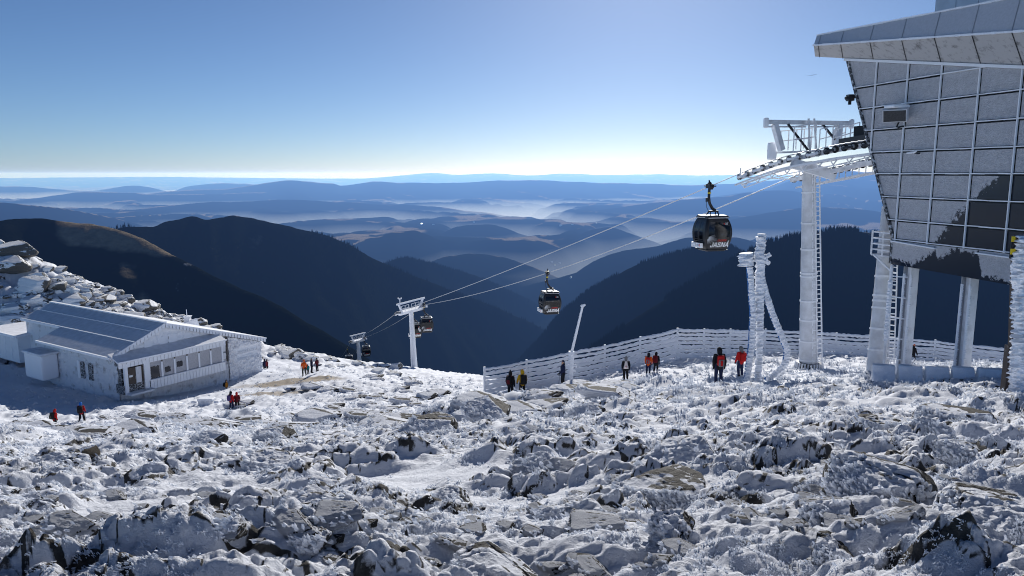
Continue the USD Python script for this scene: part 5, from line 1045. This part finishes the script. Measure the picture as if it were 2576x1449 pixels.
person('person in black coat with pale hood and white drawstring bag', 1575, 898, 45.0, -5, 'black', 'black', head='pointed', headc='grey', pack=('pale drawstring bag with red emblem on a black coat', 'white', 'red', 'bag'), stride=.35, coat=.05)
person('person in bright orange jacket with dark hood, left one of the close pair', 1632, 888, 45.2, -20, 'orange', 'navy', headc='black', pack=('red and grey backpack on the orange jacket', 'red', 'grey', 'trim'), arm=(.2, .1), skirt='navy', coat=.12)
person('person in long black coat with maroon pack, right one of the close pair', 1651, 886, 46.0, -28, 'black', 'black', pack=('dark maroon backpack on the long black coat', 'dark_red', 'dark_red', 'big'), coat=.16, stride=.3)
_, T, L, c = person('person in navy jacket and black trousers standing with a pole beside the leaning lance', 1417, 907, 45.0, 100, 'navy', 'black', head='hat', headc='navy', arm=(.6, -.1), bend=.5, stride=.12)
w = L['wrl']; tp = T(w + np.array([-.05, .06, 0])); tp[2] = gz(tp[0], tp[1]); pole(T, w, tp, 'thin hiking pole held by the navy jacketed person')
person('person in black pointed hood with dark pack, low by the fence end', 1284, 934, 46.5, -25, 'black', 'black', head='pointed', pack=('black backpack with red mark on the pointed hood walker', 'black', 'dark_red', 'plain'), yfeet=1002)
person('person in mustard yellow hooded jacket with black backpack by the fence end', 1314, 931, 46.2, 20, 'yellow', 'black', pack=('black backpack on the mustard yellow jacket', 'black', 'black', 'big'), arm=(.5, .1), yfeet=1000)
person('dark figure with orange headband walking below the station columns', 2298, 867, 56.0, -70, 'black', 'black', head='hat', headc='orange', lean=.14, stride=.7, arm=(-.5, .4), yfeet=914)
person('person in red hooded jacket with big dark backpack, lowest at far left', 135, 1030, 60.0, -28, 'red', 'black', pack=('big dark backpack on the lowest red hooded walker', 'black', 'olive', 'big'), lean=.12, yfeet=1078)
_, T, L, c = person('person in red jacket and blue hood striding with poles below the hut', 202, 1011, 64.0, 12, 'red', 'black', headc='blue', stride=.75, arm=(.7, .1), bend=.5, pack=('large black backpack of the blue hooded hiker', 'black', 'black', 'big'), yfeet=1064)
w = L['wrl']; tp = T(w + np.array([-.12, .22, 0])); tp[2] = gz(tp[0], tp[1]); pole(T, w, tp, 'hiking pole in the left hand of the blue hooded hiker')
w = L['wrr']; tp = T(w + np.array([.1, -.3, 0])); tp[2] = gz(tp[0], tp[1]); pole(T, w, tp, 'hiking pole in the right hand of the blue hooded hiker')
person('person in red jacket with purple pack leaning in to a companion', 580, 985, 69.0, -25, 'red', 'navy', headc='black', pack=('purple grey backpack of the leaning walker', 'purple', 'purple', 'plain'), stride=.3, yfeet=1033)
person('person in plain dark red jacket standing right of the leaning companion', 595, 987, 69.3, 10, 'dark_red', 'black', headc='red', yfeet=1031)
person('person in amber jacket and dark hat alone in the shade under the hut gable', 569, 956, 84.0, -80, 'amber', 'black', head='hat', headc='black', stride=.2, yfeet=993, pack=('small dark backpack of the amber jacketed person', 'black', 'black', 'plain'))
person('dark clothed person standing at the right corner of the hut', 665, 903, 95.0, 60, 'navy', 'black', head='hat', headc='black', yfeet=938)
person('person in dark red jacket close beside the dark one at the hut corner', 671, 904, 94.6, -60, 'dark_red', 'black', head='hat', headc='black', yfeet=937)
person('person in orange hooded top walking over the bare gravel path', 764, 905, 82.0, 175, 'orange', 'olive', stride=.45, arm=(-.2, .3), yfeet=946, skirt='black')
person('slim person in dark navy clothes in the group of three past the gravel', 783, 902, 87.0, -60, 'navy', 'black', head='hat', headc='black', yfeet=938)
person('small child in teal jacket crouched by the slim dark person', 774, 918, 86.0, 40, 'teal', 'black', h=1.2, head='hat', headc='grey', yfeet=941)
person('person in dark red jacket at the right of the group past the gravel', 797, 901, 89.0, 60, 'dark_red', 'black', head='hat', headc='black', arm=(.3, .2), yfeet=934)
# ------------------------------------------------------------------ snow lances, boulders, scree
b0 = at(1434, 974, 46.5); b0[2] = gz(b0[0], b0[1]) - .2; b1 = at(1438, 884, 46.5); b2 = at(1466, 770, 46.0)
ln = thing('snow_lance', 'thin leaning snow-making lance on a thick rimed foot by the fence', 'snow lance', (0, 0, 0))
obj('foot', rime_tube([b0, b0 * .55 + b1 * .45, b1], [.13, .17, .17], .07, 8, 2, 14, .05), 'rime', ln); obj('lance', rime_tube([b1 - (0, 0, .1), b2], [.085, .06], .03, 9, 3, 10, .07), 'rime_fine', ln)
obj('head', soft(hull_chain([((b2 + (-.08, 0, .02), .07), (b2 + (.10, 0, .06), .08))]), .05), 'rime', ln)
for k, (dx, dz_, r) in enumerate(((-.32, -.35, .11), (.30, -.25, .10), (-.25, -.8, .10), (.28, -.95, .12), (.22, -1.3, .1))):
    q = b1 + np.array([dx, -.1, dz_]); obj('bracket', soft(hull_chain([((b1 + (0, 0, dz_), .08), (q, r * .8))]), .06), 'rime', ln)
hy = thing('snow_hydrant', 'forked rime-caked hydrant post with hanging blue hoses', 'hydrant', (0, 0, 0)); YH = 37.0
P = lambda x, y, dy=0: at(x, y, YH + dy); base = P(1906, 978); base[2] = gz(base[0], base[1]) - .2
obj('post', rime_tube([base, P(1912, 860), P(1912, 700), P(1916, 640)], [.11, .14, .19, .17], .17, 4.5, 21, 22, .04), 'rime', hy)
obj('post_top', rime_tube([P(1908, 660), P(1914, 625), P(1918, 588)], [.15, .19, .15], .20, 4.5, 22, 20, .04), 'rime', hy)
obj('box', rime_tube([P(1880, 668), P(1878, 636)], [.28, .30], .24, 4, 23, 22, .04), 'rime', hy)
for k, (x, y) in enumerate(((1938, 640), (1936, 662), (1930, 652))): obj('valve', rime_tube([P(1918, 652), P(x, y)], [.09, .08], .10, 8, 24 + k, 12, .03), 'rime', hy)
H1 = [(1884, 672, -.1), (1889, 740, -.1), (1892, 800, -.1), (1889, 860, -.1), (1882, 920, -.3), (1876, 960, -.6), (1866, 984, -.8)]
H2 = [(1912, 690, .05), (1924, 735, .1), (1942, 790, .1), (1964, 845, .1), (1978, 885, .1), (1974, 912, 0), (1950, 938, -.2), (1926, 952, -.3)]
for nm, HH, r in (('first', H1, .115), ('second', H2, .12)):
    pts = PchipInterpolator(np.arange(len(HH)), np.array([P(x, y, d) for x, y, d in HH]))(np.linspace(0, len(HH) - 1, 60))
    obj('hose', MB().tube(pts - np.array([.085, .02, 0]), .07, 10), 'hose_blue', hy, True)
    obj('hose_rime', rime_tube(pts + np.array([.045, -.06, 0]), r, .13, 5.5, 30 + len(HH), 18, .045), 'rime', hy)
WIND = unit((-.45, -.85, .25))
FE_P, FE_D, FE_S, FE_K = [], [], [], []; COMB = unit((-.62, -.40, .62))          # feathers of rime gathered from every stone
def rock_mesh(seed, size, sub, yaw, tilt, rime=.06, facets=13, flat=.5, cover=.5):
    """faceted boulder, rime on the windward side; returns vertices, faces, bare-rock mask"""
    r = np.random.default_rng(seed); s = trimesh.creation.icosphere(sub); d = s.vertices
    n = r.normal(0, 1, (facets, 3)); n /= np.linalg.norm(n, axis=1, keepdims=True); o = r.uniform(.58, .95, facets); n = np.vstack([n, [[0, 0, 1.], [0, 0, -1]]]); o = np.r_[o, .55 + .3 * flat, .7]
    q = d @ n.T; t = np.where(q > .05, o / np.maximum(q, .05), 9); k_ = 48.0; rad = -np.log(np.exp(-k_ * np.minimum(t, 2)).sum(1)) / k_
    rad = np.clip(rad, .25, 1.1) * (1 + .07 * (fbm(d * 3.1, 4, seed) - .5)); v = d * rad[:, None] * np.array(size)
    lay = np.abs(2 * ((v[:, 2] / max(size[2], .05) * 3.5 + .6 * fbm(d * 2, 3, seed + 9)) % 1) - 1); v = v * (1 - .05 * (lay[:, None] > .8) * (np.abs(d[:, 2:]) < .6))
    cy, sy, ct, st_ = math.cos(yaw), math.sin(yaw), math.cos(tilt), math.sin(tilt)
    v = v @ np.array([[1, 0, 0], [0, ct, -st_], [0, st_, ct]]).T @ np.array([[cy, -sy, 0], [sy, cy, 0], [0, 0, 1]]).T
    N = np.array(trimesh.Trimesh(v, s.faces, process=False).vertex_normals); L = max(size)
    face = N @ WIND; nz_ = fbm(v * 2.4 / L + seed, 4, seed + 1); nf = fbm(v * 7 / L + seed, 3, seed + 4)
    m = sm(.12, .5, face + .7 * (nz_ - .5) + .5 * (nf - .5) + (cover - .62) * .9); top = sm(.34, .66, N[:, 2] + .7 * (nz_ - .5) + .5 * (nf - .5) + (cover - .5) * .5)
    rim = np.exp(-((face - .20) / .17) ** 2) * sm(.36, .48, nz_ + .25 * (nf - .5)) * (N[:, 2] > .1)
    lam = max(.022, .032 * L); ax_ = (v / lam); ax_ = ax_ - np.outer(ax_ @ WIND, WIND) * .72
    g_ = noise(ax_ * .8, seed + 2); g2 = noise(ax_ * 1.7 + 5, seed + 3); sp_ = (1 - np.abs(2 * g_ - 1)) ** 2 * .6 + .5 * g2
    v = v + (WIND * .8 + N * .4) * (m * (1 - .7 * rim) * sp_ * rime)[:, None] + np.outer(top, [0, 0, 1]) * rime * .35 * (.5 + nf)[:, None]
    bare = np.clip(1.0 - np.maximum(m, .9 * top) + 1.1 * rim, 0, 1) * .88 + .05
    return v, s.faces, bare, m * (1 - rim), N
def boulder(name, label, pos, size, sub, seed, yaw=0., tilt=0., rime=.06, sink=.25, mtl='snow', flat=.5, cover=.5, group=None, cat='boulder', facets=13, feathers=0):
    v, f, bare, m, N = rock_mesh(seed, size, sub, yaw, tilt, rime, facets, flat, cover)
    q = np.array(pos) + (0, 0, size[2] * (.62 - sink * 1.6))
    p = usdkit.mesh(stage, path_of(name, None), (v, f), M[mtl], smooth=True); p.AddTranslateOp().Set(Gf.Vec3d(*map(float, q))); primvar(p.GetPrim(), 'mask', np.stack([bare, 0 * bare, 0 * bare], -1), 'color')
    if feathers:
        r = np.random.default_rng(seed + 50000); w = np.clip(m, 0, 1) * (N[:, 1] < .3) * (v[:, 2] > -.2 * size[2]) * np.exp(-((N[:, 2] - .45) / .25) ** 2) + 1e-9; k = r.choice(len(v), feathers, p=w / w.sum())
        FE_P.append(q + v[k] - COMB * .01 * pos[1] * .3); FE_D.append(COMB + N[k] * .35 + r.normal(0, .10, (feathers, 3))); FE_S.append(np.clip(pos[1] * r.uniform(.004, .013, feathers), .015, .14)); FE_K.append(r.integers(5, 8, feathers))
    return tag(p, label, cat, group)
BIG = [  # column, row of its foot, width px, height px, label, yaw, tilt, cover
 (2190, 1320, 300, 190, 'largest dark-rimmed boulder with combed rime feathers, lower right', .35, .25, .42), (2350, 1135, 125, 85, 'round slab with an icy disc face leaning upright on the right', .1, .5, .62), (2400, 1070, 170, 80, 'speckled dark boulder at the right edge above the round slab', -.2, 0, .3),
 (1745, 1200, 250, 110, 'broad boulder with dark layered top right of centre', .1, .3, .5), (1690, 1245, 260, 70, 'long low dark ledge below the broad layered boulder', .2, .1, .42), (1075, 1092, 140, 75, 'dark-capped hump with a deep shaded hollow near centre', 0, .35, .5),
 (1240, 1085, 130, 55, 'low hump right of the dark-capped one', .1, .3, .6), (1440, 1325, 160, 110, 'square boulder hung with thick rime at lower centre', 0, .4, .55), (1235, 1440, 310, 110, 'wide sloping layered slab at bottom centre', -.3, .35, .4), (2085, 1375, 180, 110, 'sloping boulder with a dark upright left edge, lower right', .4, .35, .5),
 (2470, 1390, 240, 110, 'smooth snow-draped boulder at the right edge', .2, .3, .62), (2490, 1449, 230, 110, 'brown-rimmed boulder in the bottom right corner', .3, .3, .55), (1690, 1385, 130, 100, 'peaked boulder with a brown top facet at bottom right of centre', .5, .35, .45), (770, 1300, 190, 120, 'heap of dark rime-bearded rock left of centre', .2, .2, .42),
 (880, 1330, 130, 120, 'steep shaded rock right of the dark heap', -.3, .4, .5), (482, 1340, 85, 75, 'small pointed grey stone at lower left', .2, .5, .35), (590, 1446, 80, 70, 'pale round-faced stone at the bottom left of centre', 0, .5, .62), (790, 1425, 100, 55, 'snow-capped rounded stone at the bottom, left of centre', 0, .1, .7),
 (1360, 1185, 130, 70, 'rime-covered hump at the middle of the slope', .1, .3, .6), (1130, 1240, 120, 70, 'shaded hump with a dark lower lip at mid slope', .4, .3, .5), (1480, 1050, 90, 45, 'small dark-lipped rock on the upper slope right of centre', .1, .3, .5), (1960, 1180, 150, 70, 'snow-capped rock between the two large right-hand boulders', -.2, .2, .6),
 (2230, 1095, 160, 70, 'flat white-topped rock below the railing on the right', .1, .1, .62), (2420, 1230, 160, 80, 'flat tan-grey rock at the right edge of the slope', .1, .2, .35), (990, 1449, 120, 60, 'brown split rock at the bottom edge left of centre', .2, .4, .25), (520, 1120, 100, 45, 'dark-bellied rock on the left slope', .1, .3, .4), (700, 1100, 110, 40, 'low flat rock high on the left slope', -.1, .2, .45),
 (140, 1200, 150, 60, 'curved snow hump with a dark hollow at the left edge', .1, .3, .6), (690, 1180, 140, 60, 'dark streaked ledge on the left slope', .2, .2, .4), (2090, 1449, 150, 70, 'sunlit snow wedge at the bottom right', .5, .4, .7)]
for k, (xd, yd, w, h, lab, yaw, tilt, cov) in enumerate(BIG):
    q = on_slope(xd, min(yd, 1440)); sc_ = q[1] * 1.02 / FPX; W = w * sc_ / 2 * 1.05; H = h * sc_ / 2 * 1.05
    boulder('boulder', lab, q, (W, W * .8, H), 5, 100 + k, yaw, tilt, .03 + .03 * min(W, .8), .30, cover=cov, feathers=260 if w > 180 else 110)
TAN = [(843, 1205, 30, 62, 'upright tan stone slab standing on the dark heap'), (232, 1195, 42, 60, 'tan broken stone sticking up on the left slope'), (124, 1282, 48, 60, 'leaning tan slab at the left edge'), (240, 1370, 62, 30, 'flat tan stone lying in snow at the lower left'), (1170, 1040, 24, 40, 'thin tan stone tilted against the central hump'),
       (1888, 1050, 10, 14, 'tiny brown stone poking out below the navy person')]
for k, (xd, yd, w, h, lab) in enumerate(TAN):
    q = on_slope(xd, yd); sc_ = q[1] * 1.02 / FPX; boulder('stone_slab', lab, q, (w * sc_ / 2, w * sc_ / 4, h * sc_ / 2), 4, 300 + k, .4, .3, .012, .18, 'tan_stone', cover=.1, cat='stone', facets=9)
SHORT = ['the largest dark-rimmed boulder', 'the round icy-faced slab', 'the speckled boulder at the right edge', 'the broad layered boulder', 'the long low ledge', 'the dark-capped central hump', 'the low hump beside the dark-capped one', 'the square rime-hung boulder', 'the wide slab at bottom centre', 'the boulder with upright left edge', 'the smooth draped boulder', 'the brown-rimmed corner boulder', 'the peaked brown-topped boulder', 'the dark rime-bearded heap', 'the steep shaded rock', 'the pointed grey stone', 'the pale round-faced stone', 'the rounded snow-capped stone', 'the hump at mid slope', 'the hump with dark lip', 'the small dark-lipped upper rock', 'the snow-capped rock on the right', 'the flat white-topped rock', 'the flat grey rock at right', 'the brown split rock', 'the dark-bellied rock', 'the low flat rock high left', 'the curved snow hump at left', 'the dark streaked ledge', 'the snow wedge at bottom right']
def near_label(noun, marks, lo, hi):
    def lab(k, q):
        d = q[1] * math.cos(PITCH) - q[2] * math.sin(PITCH); x, y = 1288 + FPX * q[0] / d, 724.5 - FPX * (q[1] * math.sin(PITCH) + q[2] * math.cos(PITCH)) / d
        i = min(range(len(marks)), key=lambda j: (marks[j][0] - x) ** 2 + 2.5 * (marks[j][1] - y) ** 2); mx, my, nm = marks[i]; dx, dy = x - mx, (y - my) * 1.5
        side = ('right of' if dx > 0 else 'left of') if abs(dx) > abs(dy) else ('below' if dy > 0 else 'above'); far = 'just ' if math.hypot(dx, dy) < 90 else 'well ' if math.hypot(dx, dy) > 190 else ''
        w = SIZES[k] * FPX / d; sz = 'small ' if w < lo else 'large ' if w > hi else 'middling '
        return sz + noun + ' ' + far + side + ' ' + nm
    return lab
SIZES = []
# stones: ten shapes, set out many times, windward side kept to the wind
rs = np.random.default_rng(99); SHAPES = []
def stone_shape(name, label, cat, group, sub, seed, size, mtl, cover, rime, facets):
    v, f, bare, m, N = rock_mesh(seed, size, sub, rs.uniform(-.5, .5), rs.uniform(0, .45), rime, facets, .5, cover)
    return v, f, bare, m, N
def place_stones(name, label, cat, group, shapes, spots, mtl, feathers):
    firsts = {}
    for k, (q, sx, sy, sz, yaw, sh, sink) in enumerate(spots):
        v, f, bare, m, N = shapes[sh]; loc = np.array(q) + (0, 0, sz * (.62 - sink * 1.6)); lab = label(k, q) if callable(label) else label
        if sh not in firsts:
            t = thing(name, lab, cat, loc, yaw, group); UsdGeom.Xformable(t).AddScaleOp().Set(Gf.Vec3f(float(sx), float(sy), float(sz)))
            p = usdkit.mesh(stage, t.GetPath().pathString + '/rock', (v, f), M[mtl], smooth=True); primvar(p.GetPrim(), 'mask', np.stack([bare, 0 * bare, 0 * bare], -1), 'color'); firsts[sh] = t
        else: copy_thing(firsts[sh], loc, yaw, lab, group, (sx, sy, sz))
        if feathers:
            n_ = int(feathers * min(3, sx / q[1] * 30)); r = np.random.default_rng(k + 60000); w = np.clip(m, 0, 1) * (v[:, 2] > -.2) * (N[:, 1] < .3) * np.exp(-((N[:, 2] - .45) / .25) ** 2) + 1e-9; i = r.choice(len(v), n_, p=w / w.sum())
            c_, s_ = math.cos(yaw), math.sin(yaw); P3 = v[i] * (sx, sy, sz); P3 = np.stack([c_ * P3[:, 0] - s_ * P3[:, 1], s_ * P3[:, 0] + c_ * P3[:, 1], P3[:, 2]], 1)
            FE_P.append(loc + P3); FE_D.append(COMB + N[i] * .35 + r.normal(0, .12, (n_, 3))); FE_S.append(np.clip(q[1] * r.uniform(.003, .010, n_), .012, .12)); FE_K.append(r.integers(5, 8, n_))
shapes = [stone_shape('', '', '', '', 5 if k < 4 else 4, 400 + k, (1, 1, 1), 'snow', .38 + .05 * (k % 4), .05, 11) for k in range(10)]
spots = []
while len(spots) < 270:
    yd = 1035 + (1446 - 1035) * rs.random() ** .75; xd = rs.uniform(-40, 2620); q = on_slope(xd, yd)
    if q[1] > 27: continue
    big_ = rs.random() < .2; w = (rs.uniform(85, 170) if big_ else rs.uniform(22, 75)) * (.45 + .55 * (yd - 1035) / 410); w *= 1 - .45 * (xd < 1250) * (yd < 1330); sc_ = q[1] * 1.02 / FPX; W = w * sc_ / 2
    spots.append((q, W * rs.uniform(1.0, 1.5), W * rs.uniform(.7, 1.0), W * rs.uniform(.40, .68), rs.uniform(-.4, .4), int(rs.integers(0, 4) if big_ else rs.integers(4, 10)), rs.uniform(.12, .34)))
SIZES[:] = [2 * a[1] for a in spots]; place_stones('stone', near_label('rime-crusted stone', [(b[0], b[1] - b[3] * .3, n) for b, n in zip(BIG, SHORT)], 40, 80), 'stone', 'stones on the foreground slope', shapes, spots, 'snow', 16)
spots = []
while len(spots) < 130:
    u0, Y0 = rs.uniform(-.70, .2), rs.uniform(22, 92); xd = 1288 + FPX * u0; X0 = u0 * Y0
    if (u0 > -.1 and Y0 > 40) or np.hypot(X0 + 46, Y0 - 88) < 19 or np.hypot(X0 + 30, Y0 - 96) < 12 or np.hypot(X0 + 34, Y0 - 54) < 9 or np.hypot(X0 + 24, Y0 - 62) < 7: continue
    q = np.array([X0, Y0, gz(X0, Y0)]); W = rs.uniform(.25, .75) * (1 + Y0 / 120)
    spots.append((q, W * 1.3, W * .8, W * rs.uniform(.35, .5), rs.uniform(-.4, .4), int(rs.integers(4, 10)), rs.uniform(.12, .3)))
SIZES[:] = [2 * a[1] for a in spots]; place_stones('snowy_rock', near_label('low snowy rock', [(133, 1075, 'the lowest red walker'), (202, 1060, 'the blue hooded hiker'), (588, 1030, 'the two leaning companions'), (519, 1005, 'the snow table'), (765, 945, 'the walker in orange on the gravel'), (1044, 925, 'the mid picture lift tower'), (1219, 1000, 'the left fence end'), (1417, 985, 'the navy person with the pole'), (1075, 1060, 'the dark-capped central hump'), (700, 1090, 'the flat rock high left'), (905, 915, 'the farthest lift tower'), (400, 1080, 'the snow mound at left'), (1575, 975, 'the person with the pale bag')], 22, 40), 'rock', 'rocks on the middle slope', shapes, spots, 'snow', 10)
# scree of frosted blocks above the hut and along the left skyline
sshapes = [stone_shape('', '', '', '', 3, 900 + k, (1, 1, 1), 'scree', .74 + .06 * (k % 4), .03, 8) for k in range(14)]
def scree(n, xr, yr_of, wr, lab, grp, seed, hmin, hmax):
    r = np.random.default_rng(seed); sp = []; tries = 0
    while len(sp) < n and tries < n * 20:
        tries += 1; xd = r.uniform(*xr); q = on_slope(xd, yr_of(xd, r), 88)
        if q[1] > 124: continue
        w = r.uniform(*wr) * (1 + .8 * (r.random() < .12)); W = w * q[1] * 1.02 / FPX / 2
        sp.append((q, W * r.uniform(.9, 1.3), W * r.uniform(.6, 1.0), W * r.uniform(hmin, hmax), r.uniform(-.9, .9), int(r.integers(0, 14)), r.uniform(.05, .3)))
    SIZES[:] = [2 * a[1] for a in sp]; place_stones('scree_block', near_label('frosted angular block', [(25, 690, 'the bare dark rounded boulder'), (30, 640, 'the upper bare dark boulder'), (88, 738, 'the pale flat-faced block'), (262, 720, 'the pointed skyline block'), (212, 690, 'the flat-topped skyline block'), (30, 612, 'the white topmost slab'), (129, 765, 'the back end of the hut ridge'), (300, 790, 'the middle of the hut ridge'), (409, 805, 'the front end of the hut ridge'), (473, 800, 'the little chimney'), (20, 830, 'the annex roof'), (655, 868, 'the right roof corner of the hut'), (765, 900, 'the group past the gravel'), (905, 905, 'the farthest lift tower'), (560, 835, 'the right half of the hut roof')], 16, 34), 'boulder', grp, sshapes, sp, 'scree', 0)
sky_y = lambda x: np.interp(x, [-60, 0, 60, 120, 180, 240, 300, 360, 420, 500, 580, 660], [590, 607, 632, 668, 690, 715, 742, 762, 780, 806, 838, 866])
roof_y = lambda x: np.interp(x, [-60, 0, 50, 130, 250, 410, 520, 660], [850, 838, 800, 764, 780, 806, 822, 850])
scree(300, (-40, 560), lambda x, r: sky_y(x) + 6 + (max(roof_y(x) - sky_y(x), 6) + 14) * r.random() ** 1.1, (11, 34), 'frosted angular block in the boulder field rising above the hut', 'frosted blocks above the hut', 31, .45, .8)
scree(40, (655, 1000), lambda x, r: np.interp(x, [655, 850, 1000], [868, 904, 922]) + 2 + 24 * r.random(), (16, 34), 'frosted low block on the skyline right of the hut', 'frosted blocks right of the hut', 32, .35, .6)
for k, (xd, yd, w, h, lab) in enumerate([(25, 690, 90, 58, 'big bare dark rounded boulder at the left picture edge'), (30, 650, 110, 50, 'dark bare boulder above the rounded one at the left edge'), (88, 738, 78, 60, 'large pale flat-faced block above the annex'), (262, 728, 62, 62, 'pointed pale block on the skyline above the roof'), (212, 693, 58, 40, 'flat-topped block on the skyline left of the pointed one'),
    (30, 622, 120, 46, 'long white slab topping the boulder field at the left edge'), (998, 926, 30, 26, 'lone round stone left of the mid picture tower'), (1070, 926, 34, 20, 'flat grey stone right of the mid picture tower foot')]):
    q = on_slope(xd, yd, 85); sc_ = q[1] * 1.02 / FPX; boulder('boulder', lab, q, (w * sc_ / 2, w * sc_ / 2.8, h * sc_ / 2), 4, 700 + k, .3, .25, .03, .12, 'scree', cover=.05 if k < 2 else .75, facets=9)
# feathers of rime all over the windward snow, as geometry: nobody could count them
fr2 = np.random.default_rng(77); NF = 48000
u_ = fr2.uniform(-.78, .76, NF); Yl = np.exp(fr2.uniform(math.log(1.9), math.log(95), NF)); Xf = u_ * Yl
den = fbm(np.stack([Xf / .9, Yl / .9, 0 * Xf], -1), 3, 91); smo = sm(.56, .70, fbm(np.stack([Xf, Yl, 0 * Xf], -1) / 1.3 + 11, 3, 71)) * (1 - sm(10, 18, Yl))
ok = (den > .45 - .06 * (u_ > 0)) & (fr2.random(NF) > smo); u_, Yl, Xf = u_[ok], Yl[ok], Xf[ok]; zf = _zg(np.stack([u_, np.log(Yl)], -1))
e_ = .004; gy = (_zg(np.stack([u_, np.log(Yl * (1 + e_))], -1)) - zf) / (Yl * e_)
keep = (gy > -.9); Xf, Yl, zf = Xf[keep], Yl[keep], zf[keep]; n = len(Xf)
FE_P.append(np.stack([Xf, Yl, zf - .004 * Yl * .3], -1)); FE_D.append(WIND * .75 + np.array([0, 0, .6]) + fr2.normal(0, .25, (n, 3))); FE_S.append(np.clip(Yl * fr2.uniform(.0018, .0058, n), .010, .19)); FE_K.append(fr2.integers(0, 5, n))
FP_, FD_, FS_ = np.vstack(FE_P), np.vstack(FE_D), np.hstack(FE_S)
fi = UsdGeom.PointInstancer.Define(stage, '/World/rime_feathers'); protos = []
for k in range(8):
    r = np.random.default_rng(800 + k); mb = MB()
    for j in range(9 if k < 5 else 2):
        dv = unit(np.array([0, 0, 1.0]) + r.normal(0, .3 if k < 5 else .12, 3)); o = r.normal(0, .5 if k < 5 else .15, 3) * (1, 1, .25); L = r.uniform(.6, 1.35); a = unit(np.cross(dv, r.normal(0, 1, 3))); c_ = np.cross(dv, a); w, th = r.uniform(.16, .34), r.uniform(.09, .18)
        P4 = [o - dv * .3 + a * w * .7, o - dv * .3 + c_ * th, o - dv * .3 - a * w * .7, o - dv * .3 - c_ * th]; md = o + dv * L * .6; Q4 = [md + a * w, md + c_ * th * 1.2, md - a * w * .9, md - c_ * th]; tp_ = o + dv * L + a * r.normal(0, .15)
        mb.add(np.array(P4 + Q4 + [tp_]), [[i, (i + 1) % 4, 4 + (i + 1) % 4] for i in range(4)] + [[i, 4 + (i + 1) % 4, 4 + i] for i in range(4)] + [[4 + i, 4 + (i + 1) % 4, 8] for i in range(4)])
    protos.append(usdkit.mesh(stage, '/World/rime_feathers/feather' + ('' if k == 0 else f'_{k:03d}'), mb.get(), M['feather']).GetPath())
fi.CreatePrototypesRel().SetTargets(protos); n = len(FP_)
D = FD_ / np.linalg.norm(FD_, axis=1, keepdims=True); half = D + np.array([0, 0, 1.0]); half /= np.linalg.norm(half, axis=1, keepdims=True) + 1e-9   # quaternion from z to D, then a spin
q1 = np.stack([half[:, 2], -half[:, 1], half[:, 0], 0 * half[:, 0]], 1); sp = fr2.uniform(0, PI, n); cw, sw = np.cos(sp), np.sin(sp)
q2 = np.stack([q1[:, 0] * cw, q1[:, 1] * cw + q1[:, 2] * sw, q1[:, 2] * cw - q1[:, 1] * sw, q1[:, 0] * sw], 1)
fi.CreatePositionsAttr(Vt.Vec3fArray.FromNumpy(FP_.astype(np.float32))); fi.CreateProtoIndicesAttr(Vt.IntArray.FromNumpy(np.hstack(FE_K).astype(np.int32)))
fi.CreateOrientationsAttr(Vt.QuathArray([Gf.Quath(float(a), float(b), float(c), float(d)) for a, b, c, d in q2])); fi.CreateScalesAttr(Vt.Vec3fArray.FromNumpy(np.repeat(FS_[:, None], 3, 1).astype(np.float32)))
tag(fi, 'crumbly white rime feathers covering the windward snow and stones', 'rime', kind='stuff')
# houses and halls glinting in the valley
VH = [(1388, 660, 8600), (1396, 668, 8500), (1408, 662, 8700), (1372, 684, 8200), (1436, 700, 7900), (1411, 569, 13500), (1090, 566, 14500), (1060, 565, 14500), (1192, 560, 15000), (1440, 566, 13600), (1500, 562, 14000), (1790, 612, 9500)]
NMS = ['white house', 'grey-roofed house', 'pale cottage', 'white chalet', 'long pale hall', 'bright glinting hall', 'far white shed', 'far pale barn', 'small pale farmhouse', 'far grey barn', 'far white farmhouse', 'pale house']
WH = ['highest of the cluster in the valley notch', 'left below the highest in the valley notch', 'right in the valley notch cluster', 'lowest left in the valley notch', 'at the foot of the right ridge in the valley', 'alone on the hazy plain above the notch', 'on the hazy plain above the left hill', 'left on the hazy plain above the left hill', 'under the round hill on the plain', 'right of the glinting hall on the plain', 'far right on the hazy plain', 'behind the nearest gondola in the haze']
for k, (xd, yd, Yv) in enumerate(VH):
    q = at(xd, yd, Yv); u_ = q[0] / Yv; r = ray(xd, yd); r = r / r[1]; ysv = np.geomspace(5000, 20000, 1500); uu_ = np.full_like(ysv, r[0]); dd_ = ysv * r[2] - _zf(np.stack([uu_, np.log(ysv)], -1)); kk = np.argmax(dd_ < 0); q = r * ysv[kk]; s_ = ysv[kk] / 10000 * (1.5 if k in (4, 5) else 1.0)
    t = thing('valley_house', NMS[k] + ' ' + WH[k], 'house', q, .5 + k); L, W, Hh = 26 * s_, 15 * s_, 9 * s_
    obj('wall', MB().box((0, 0, Hh / 2 - 2), (L, W, Hh + 4)), 'plaster_white', t); obj('roof', MB().prism([(-W * .56, 0), (W * .56, 0), (0, W * .34)], (-L * .54, 0, Hh + .2), Y_, Z_, X_, L * 1.08), 'roof_tin', t)
# contrail high over the valley
ca, cb = at(2029, 191, 30000), at(2055, 187.5, 30000)
o = obj('contrail', MB().tube(np.linspace(ca, cb, 9), np.interp(np.linspace(0, 1, 9), [0, .6, 1], [1, 8, 4]), 8), 'white_print'); tag(o, 'short white contrail streak in the sky left of the station', 'contrail')
